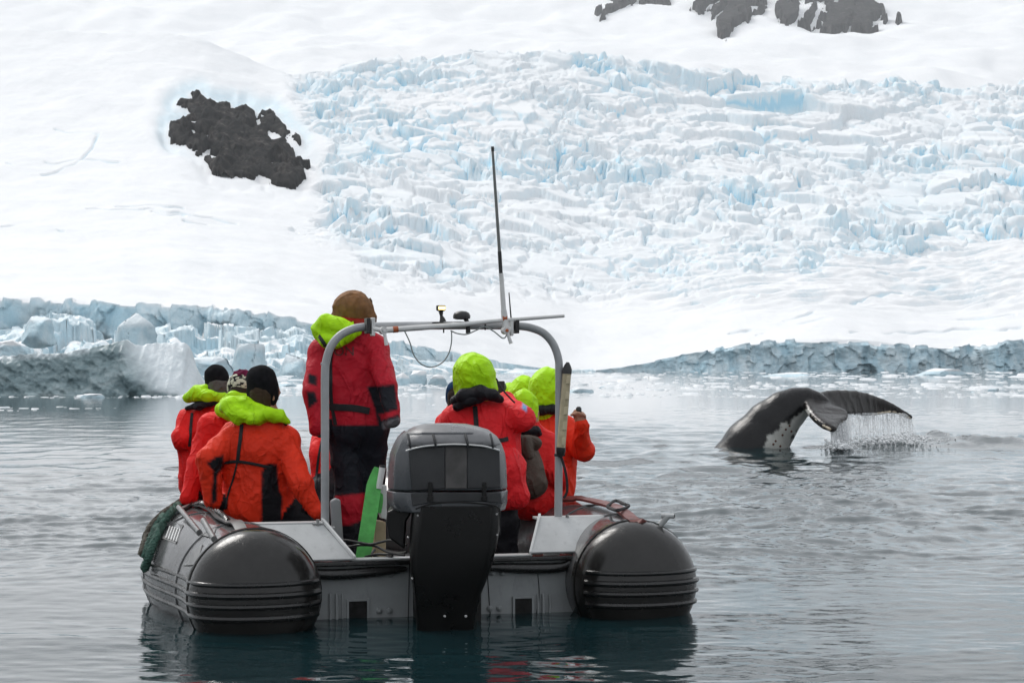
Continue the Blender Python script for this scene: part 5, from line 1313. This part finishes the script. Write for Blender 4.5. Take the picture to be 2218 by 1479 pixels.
o2 = empty('camera', wp((1082, 850, 11.62))); tag(o2, 'black camera held up by the passenger above the motor', 'camera')
MB().box(wp((1076, 838, 11.55)), (0.05, 0.01, 0), (0, 0.03, 0), (0, 0, 0.038)).build('camera_body', M_BLACK, o2, smooth=False, bevel=0.006)
MB().tube([wp((1078, 839, 11.57)), wp((1086, 838, 11.70))], [0.03, 0.034], 14).build('lens', M_BLACK, o2)

# passenger with the backpack
o, j = person(dict(hd=(1140, 892, 11.6), nk=(1142, 930, 11.6), sl=(1105, 962, 11.58), sr=(1182, 965, 11.62), hl=(1120, 1072, 11.55), hr=(1178, 1072, 11.6),
        el=(1098, 1010, 11.7), wl=(1110, 1050, 11.9), er=(1204, 1032, 11.5), wr=(1196, 1078, 11.6), kl=(1080, 1090, 11.8), al=(1070, 1190, 11.8), kr=(1130, 1100, 11.95), ar=(1110, 1200, 12.0)),
    'passenger with grey brown backpack sitting on the starboard tube', (0.76, 0.018, 0.018), seed=17, hair=False, face=(-0.2, 1, 0))
hood_up(o, 1136, 885, 11.6, 28, 38, 62, lean=-3)
collar(o, [(1112, 936, 11.52, 0.022), (1135, 930, 11.48, 0.028), (1160, 934, 11.52, 0.026), (1170, 942, 11.55, 0.014)], seed=44)
bp = empty('backpack', wp((1150, 1080, 11.42))); tag(bp, 'grey brown backpack worn by the passenger on the starboard tube', 'backpack')
BRN = (0.085, 0.064, 0.050)
sdf_object('bag_body', [cap(wp((1132, 975, 11.42)), wp((1140, 1040, 11.38)), 0.085, 0.10, BRN, 0.04), cap(wp((1145, 1000, 11.4)), wp((1155, 1050, 11.38)), 0.07, 0.085, BRN, 0.04), cap(wp((1120, 1000, 11.42)), wp((1128, 1060, 11.4)), 0.06, 0.07, BRN, 0.04)], M_CLOTH, 0.012, 0.010, 10, 71, parent=bp)
sdf_object('bag_flap', [cap(wp((1118, 955, 11.4)), wp((1158, 960, 11.4)), 0.045, 0.045, BRN, 0.03), cap(wp((1135, 960, 11.34)), wp((1145, 985, 11.32)), 0.05, 0.03, BRN, 0.03)], M_CLOTH, 0.012, 0.008, 12, 72, parent=bp)

# passenger taking a photograph with a small camera held out
o, j = person(dict(hd=(1182, 852, 12.1), nk=(1182, 892, 12.1), sl=(1144, 925, 12.1), sr=(1222, 928, 12.1), hl=(1155, 1060, 12.05), hr=(1205, 1060, 12.1),
        el=(1130, 985, 12.2), wl=(1150, 1010, 12.4), er=(1262, 972, 11.95), wr=(1258, 918, 11.80), kl=(1110, 1075, 12.3), al=(1105, 1160, 12.35), kr=(1150, 1085, 12.4), ar=(1140, 1165, 12.45)),
    'hooded passenger right of the arch post holding up a small camera', ORED, seed=18, hair=False, face=(0.3, 1, 0), skin_hand=True, bulk=1.02)
hood_up(o, 1180, 848, 12.1, 38, 47, 63, lean=3)
collar(o, [(1148, 894, 12.02, 0.02), (1170, 888, 11.98, 0.03), (1195, 886, 12.0, 0.03), (1212, 892, 12.04, 0.02)], seed=45)
# bare hand closed round the camera
hb = wp((1257, 915, 11.80)); P = [cap(wp((1259, 922, 11.8)), hb+Vector((0, 0, 0.03)), 0.030, 0.034, SKIN, 0.02), ell(hb+Vector((-0.002, 0, 0.035)), (0.034, 0.028, 0.036), SKIN, k=0.02)]
for q, (dx, L) in enumerate(((-0.020, 0.030), (-0.006, 0.034), (0.008, 0.032), (0.021, 0.026))):
    a = hb+Vector((dx+0.006, -0.022, 0.055-abs(q-1.3)*0.006)); m = a+Vector((-0.022, -0.020, 0.008)); e = m+Vector((-0.022, 0.012, -0.006-0.004*q))
    P += [cap(a, m, 0.0105, 0.0098, SKIN, 0.006), cap(m, e, 0.0098, 0.0088, SKIN, 0.006)]
P += [cap(hb+Vector((-0.028, 0.0, 0.03)), hb+Vector((-0.042, -0.012, 0.055)), 0.013, 0.0115, SKIN, 0.008), cap(hb+Vector((-0.042, -0.012, 0.055)), hb+Vector((-0.034, -0.026, 0.075)), 0.0115, 0.0098, SKIN, 0.008)]
sdf_object('hand', P, M_CLOTH, 0.005, 0.0, parent=o, seed=1)
ac = empty('pocket_camera', wp((1254, 900, 11.78))); tag(ac, 'tiny black camera on a grip in a raised bare hand', 'camera')
MB().tube([wp((1254, 908, 11.78)), wp((1254, 896, 11.78))], [0.014, 0.012], 12).build('grip', M_BLACK, ac)
MB().tube([wp((1254, 897, 11.78)), wp((1253.5, 892, 11.78)), wp((1253.5, 884, 11.78)), wp((1253.5, 880.5, 11.78))], [0.010, 0.019, 0.018, 0.010], 14).build('camera_body', M_BLACK, ac)

# three more half-hidden heads beyond
o, j = person(dict(hd=(1132, 856, 12.75), nk=(1132, 888, 12.75), sl=(1098, 918, 12.75), sr=(1166, 918, 12.75), hl=(1110, 1040, 12.75), hr=(1155, 1040, 12.75), el=(1088, 980, 12.8), wl=(1105, 1010, 13.0), er=(1172, 980, 12.8), wr=(1160, 1010, 13.0), kl=(1080, 1050, 13.0), al=(1075, 1130, 13.0), kr=(1120, 1055, 13.1), ar=(1110, 1130, 13.1)),
    'passenger whose lime hood shows just left of the camera holder', RED, seed=19, hair=False, h=0.018)
hood_up(o, 1133, 852, 12.75, 30, 33, 64)
o, j = person(dict(hd=(1102, 866, 13.3), nk=(1102, 896, 13.3), sl=(1070, 922, 13.3), sr=(1132, 922, 13.3), hl=(1080, 1030, 13.3), hr=(1125, 1030, 13.3), el=(1062, 980, 13.3), wl=(1075, 1010, 13.5), er=(1140, 980, 13.3), wr=(1130, 1010, 13.5), kl=(1060, 1035, 13.5), al=(1055, 1110, 13.5), kr=(1095, 1040, 13.6), ar=(1090, 1110, 13.6)),
    'passenger far forward, a sliver of lime hood behind the motor group', RED, seed=20, hair=False, h=0.018)
hood_up(o, 1103, 862, 13.3, 25, 27, 65)
o, j = person(dict(hd=(992, 862, 12.6), nk=(992, 896, 12.6), sl=(972, 922, 12.6), sr=(1030, 922, 12.6), hl=(985, 1030, 12.6), hr=(1025, 1030, 12.6), el=(985, 980, 12.75), wl=(1000, 1000, 12.9), er=(1040, 980, 12.6), wr=(1030, 1010, 12.8), kl=(985, 1045, 12.9), al=(985, 1130, 12.9), kr=(1025, 1045, 12.9), ar=(1025, 1130, 12.9)),
    'passenger in dark blue hat half hidden left of the raised hood', RED, seed=21, h=0.018)
beanie(o, 992, 848, 12.6, 26, 26, M_KNITB, 27)

# ------------------------------------------------------------------ humpback whale, diving
WY = H*F/(972-VH)
def wpt(u, v, dy=0.0): return pt(u, v, WY+dy)
DK = (0.009, 0.009, 0.010); GB = (0.013, 0.011, 0.010); WH = (0.46, 0.46, 0.43)
P = []
spine = [(1575, 1075, 0.0, 0.58), (1602, 1020, 0, 0.55), (1635, 968, 0, 0.51), (1670, 922, 0, 0.42), (1700, 892, 0, 0.34), (1727, 874, 0, 0.26), (1748, 866, 0, 0.185), (1768, 868, 0, 0.135), (1785, 872, 0, 0.10)]
for a, b in zip(spine, spine[1:]): P.append(cap(wpt(a[0], a[1], a[2]), wpt(b[0], b[1], b[2]), a[3], b[3], DK, 0.08))
# knuckles along the back
for (u, v) in ((1612, 950), (1638, 920), (1662, 896), (1687, 876), (1708, 862)): P.append(ell(wpt(u+6, v+4), (0.09, 0.06, 0.07), DK, k=0.08))
# flukes: ribs from the leading to the trailing edge
def fluke(lead, trail, r0, r1, col):
    n = 44
    L = spline([wpt(*p) for p in lead], 24); T = spline([wpt(*p) for p in trail], 24)
    for i in range(n+1):
        a = L[int(i/n*(len(L)-1))]; b = T[int(i/n*(len(T)-1))]; q = i/n
        P.append(cap(a, b, r0*(1-q)+0.035*q, r1*(1-q)+0.018*q, col, 0.04))
fluke([(1762, 864, 0), (1800, 855, 0.35), (1850, 854, 0.8), (1895, 864, 1.2), (1940, 884, 1.5), (1972, 904, 1.65)], [(1800, 885, 0.1), (1830, 893, 0.45), (1865, 896, 0.85), (1900, 896, 1.2), (1935, 893, 1.45), (1970, 905, 1.65)], 0.085, 0.035, GB)
fluke([(1748, 868, -0.05), (1752, 882, -0.35), (1765, 903, -0.7), (1785, 920, -1.0), (1806, 930, -1.15)], [(1800, 880, 0.0), (1826, 890, -0.25), (1832, 904, -0.5), (1818, 912, -0.8), (1808, 930, -1.15)], 0.075, 0.035, GB)
wpaint_n = True
wpaint = [([(1655, 975), (1662, 945), (1690, 925), (1715, 910), (1738, 888), (1752, 885), (1752, 905), (1735, 925), (1718, 945), (1706, 975)], WH)]
def wex(d, x, y, z): return d+0.012*fbm3(x*4, y*4, z*4, 2, 77)
whale = sdf_object('whale_body', P, M_CLOTH, 0.027, 0.0, seed=5, paint=wpaint, extra=wex)
whale.name = 'humpback_whale'; tag(whale, 'dark diving whale with white belly patch and raised dripping fluke', 'whale')
t = NT('whale_skin'); c = t.attr('col').outputs['Color']; n = t.noise(2.6, 6, 0.65); n2 = t.noise(9, 5, 0.7)
c = t.mix(t.math('MULTIPLY', t.ramp(n, [(0.56, (0, 0, 0)), (0.74, (1, 1, 1))]), 0.35), c, (0.030, 0.026, 0.023)); c = t.mix(t.math('MULTIPLY', t.ramp(n2, [(0.66, (0, 0, 0)), (0.78, (1, 1, 1))]), 0.6), c, (0.04, 0.03, 0.028))
t.set(spec=0.28, color=c, rough=0.15, normal=t.bump(t.noise(7, 6, 0.65), 0.35, 0.05)); whale.data.materials[0] = t.m
# pale worn edges of the flukes
M_EDGE = simple('pale_fluke_edge', (0.42, 0.36, 0.27), 0.5, var=0.4, nscale=14)
def edge(pix, r): 
    pts = spline([wpt(*p) for p in pix], 8); rs = [r*(0.5+0.8*abs(float(noise2(i*0.6, 0.3, 9)))) for i in range(len(pts))]; MB().tube(pts, rs, 6).build('fluke_edge', M_EDGE, whale)
edge([(1749, 869, -0.10), (1751, 883, -0.42), (1764, 904, -0.77), (1784, 921, -1.05), (1800, 930, -1.18)], 0.028)
edge([(1806, 932, -1.17), (1800, 922, -1.0), (1812, 914, -0.86), (1824, 912, -0.7)], 0.022)
edge([(1880, 897, 1.0), (1905, 895, 1.2), (1930, 891, 1.40), (1950, 896, 1.52), (1972, 906, 1.62)], 0.022)
for (u, v) in ((1702, 930), (1710, 922), (1695, 942), (1680, 955), (1690, 966), (1714, 934), (1675, 962)):
    P_, N_ = project(whale, [(u, v), (u+1, v+1)], 2, 0.0)
    if P_: MB().tube([P_[0]-N_[0]*0.01, P_[0]+N_[0]*0.012], [0.024, 0.016], 8).build('barnacle', simple('barnacle_brown', (0.09, 0.035, 0.02), 0.8) if 'barnacle_brown' not in bpy.data.materials else bpy.data.materials['barnacle_brown'], whale)

# water pouring off the flukes
rng = np.random.RandomState(5); mb = MB()
def stream(u, v, dy, du, v1, r, n=9):
    pts = []
    for i in range(n):
        q = i/(n-1); pts.append(wpt(u+du*q+rng.normal(0, 0.8), v+(v1-v)*q**1.2, dy+rng.normal(0, 0.02)))
    mb.tube(pts, [r*(0.6+0.8*rng.rand()) for _ in range(n)], 5)
for _ in range(190):
    a = rng.rand(); u = 1800+a*32; stream(u, 928-18*a+rng.rand()*4, -1.0+0.5*a+rng.normal(0, 0.05), 2+8*rng.rand()+6*(a-0.5), 972+rng.rand()*2, 0.006+0.010*rng.rand())
for _ in range(260):
    a = rng.rand()
    if rng.rand() > 0.25+1.1*float(np.clip(0.5+1.2*noise2(a*9, 0.5, 88), 0, 1)): continue
    u = 1832+a*142; v = 896-2*math.sin(a*3)+8*max(0, a-0.9)*10; L = (8+66*rng.rand()**1.3) if a < 0.95 else 50
    stream(u, v, 0.45+1.2*a, rng.normal(2, 3), min(v+L, 966), 0.0025+0.006*rng.rand()**3)
wt = NT('falling_water'); wt.set(color=(0.93, 0.94, 0.95), rough=0.35, spec=0.3, alpha=0.36)
tag(mb.build('falling_water', wt.m), 'water streaming off the raised whale fluke', 'falling water', kind='stuff')
mb = MB(); ico = bmesh.new(); bmesh.ops.create_icosphere(ico, subdivisions=1, radius=1.0); IV = [v.co.copy() for v in ico.verts]; IF = [[l.vert.index for l in f.loops] for f in ico.faces]; ico.free()
for _ in range(1800):
    if rng.rand() < 0.75: u = rng.normal(1930, 42); v = 964-abs(rng.normal(0, 9))-6*max(0, 1-abs(u-1940)/60); dy = rng.normal(0.8, 0.5)
    else: u = rng.normal(1818, 16); v = 972-abs(rng.normal(0, 8)); dy = rng.normal(-0.8, 0.3)
    r = 0.006+0.026*rng.rand()**3; c = wpt(u, v, dy); c.z = max(c.z, 0.0)
    mb.add([c+p*r for p in IV], IF)
for _ in range(700):
    a = rng.rand(); u = 1800+a*175; c = wpt(u+rng.normal(0, 3), 905+rng.rand()*55, 0.5+1.1*a); r = 0.004+0.008*rng.rand(); mb.add([c+p*r for p in IV], IF)
fm = NT('white_foam'); fm.set(color=(0.92, 0.93, 0.94), rough=0.6, alpha=0.8)
tag(mb.build('splash', fm.m, smooth=True), 'white splash of drops below the whale fluke', 'splash', kind='stuff')
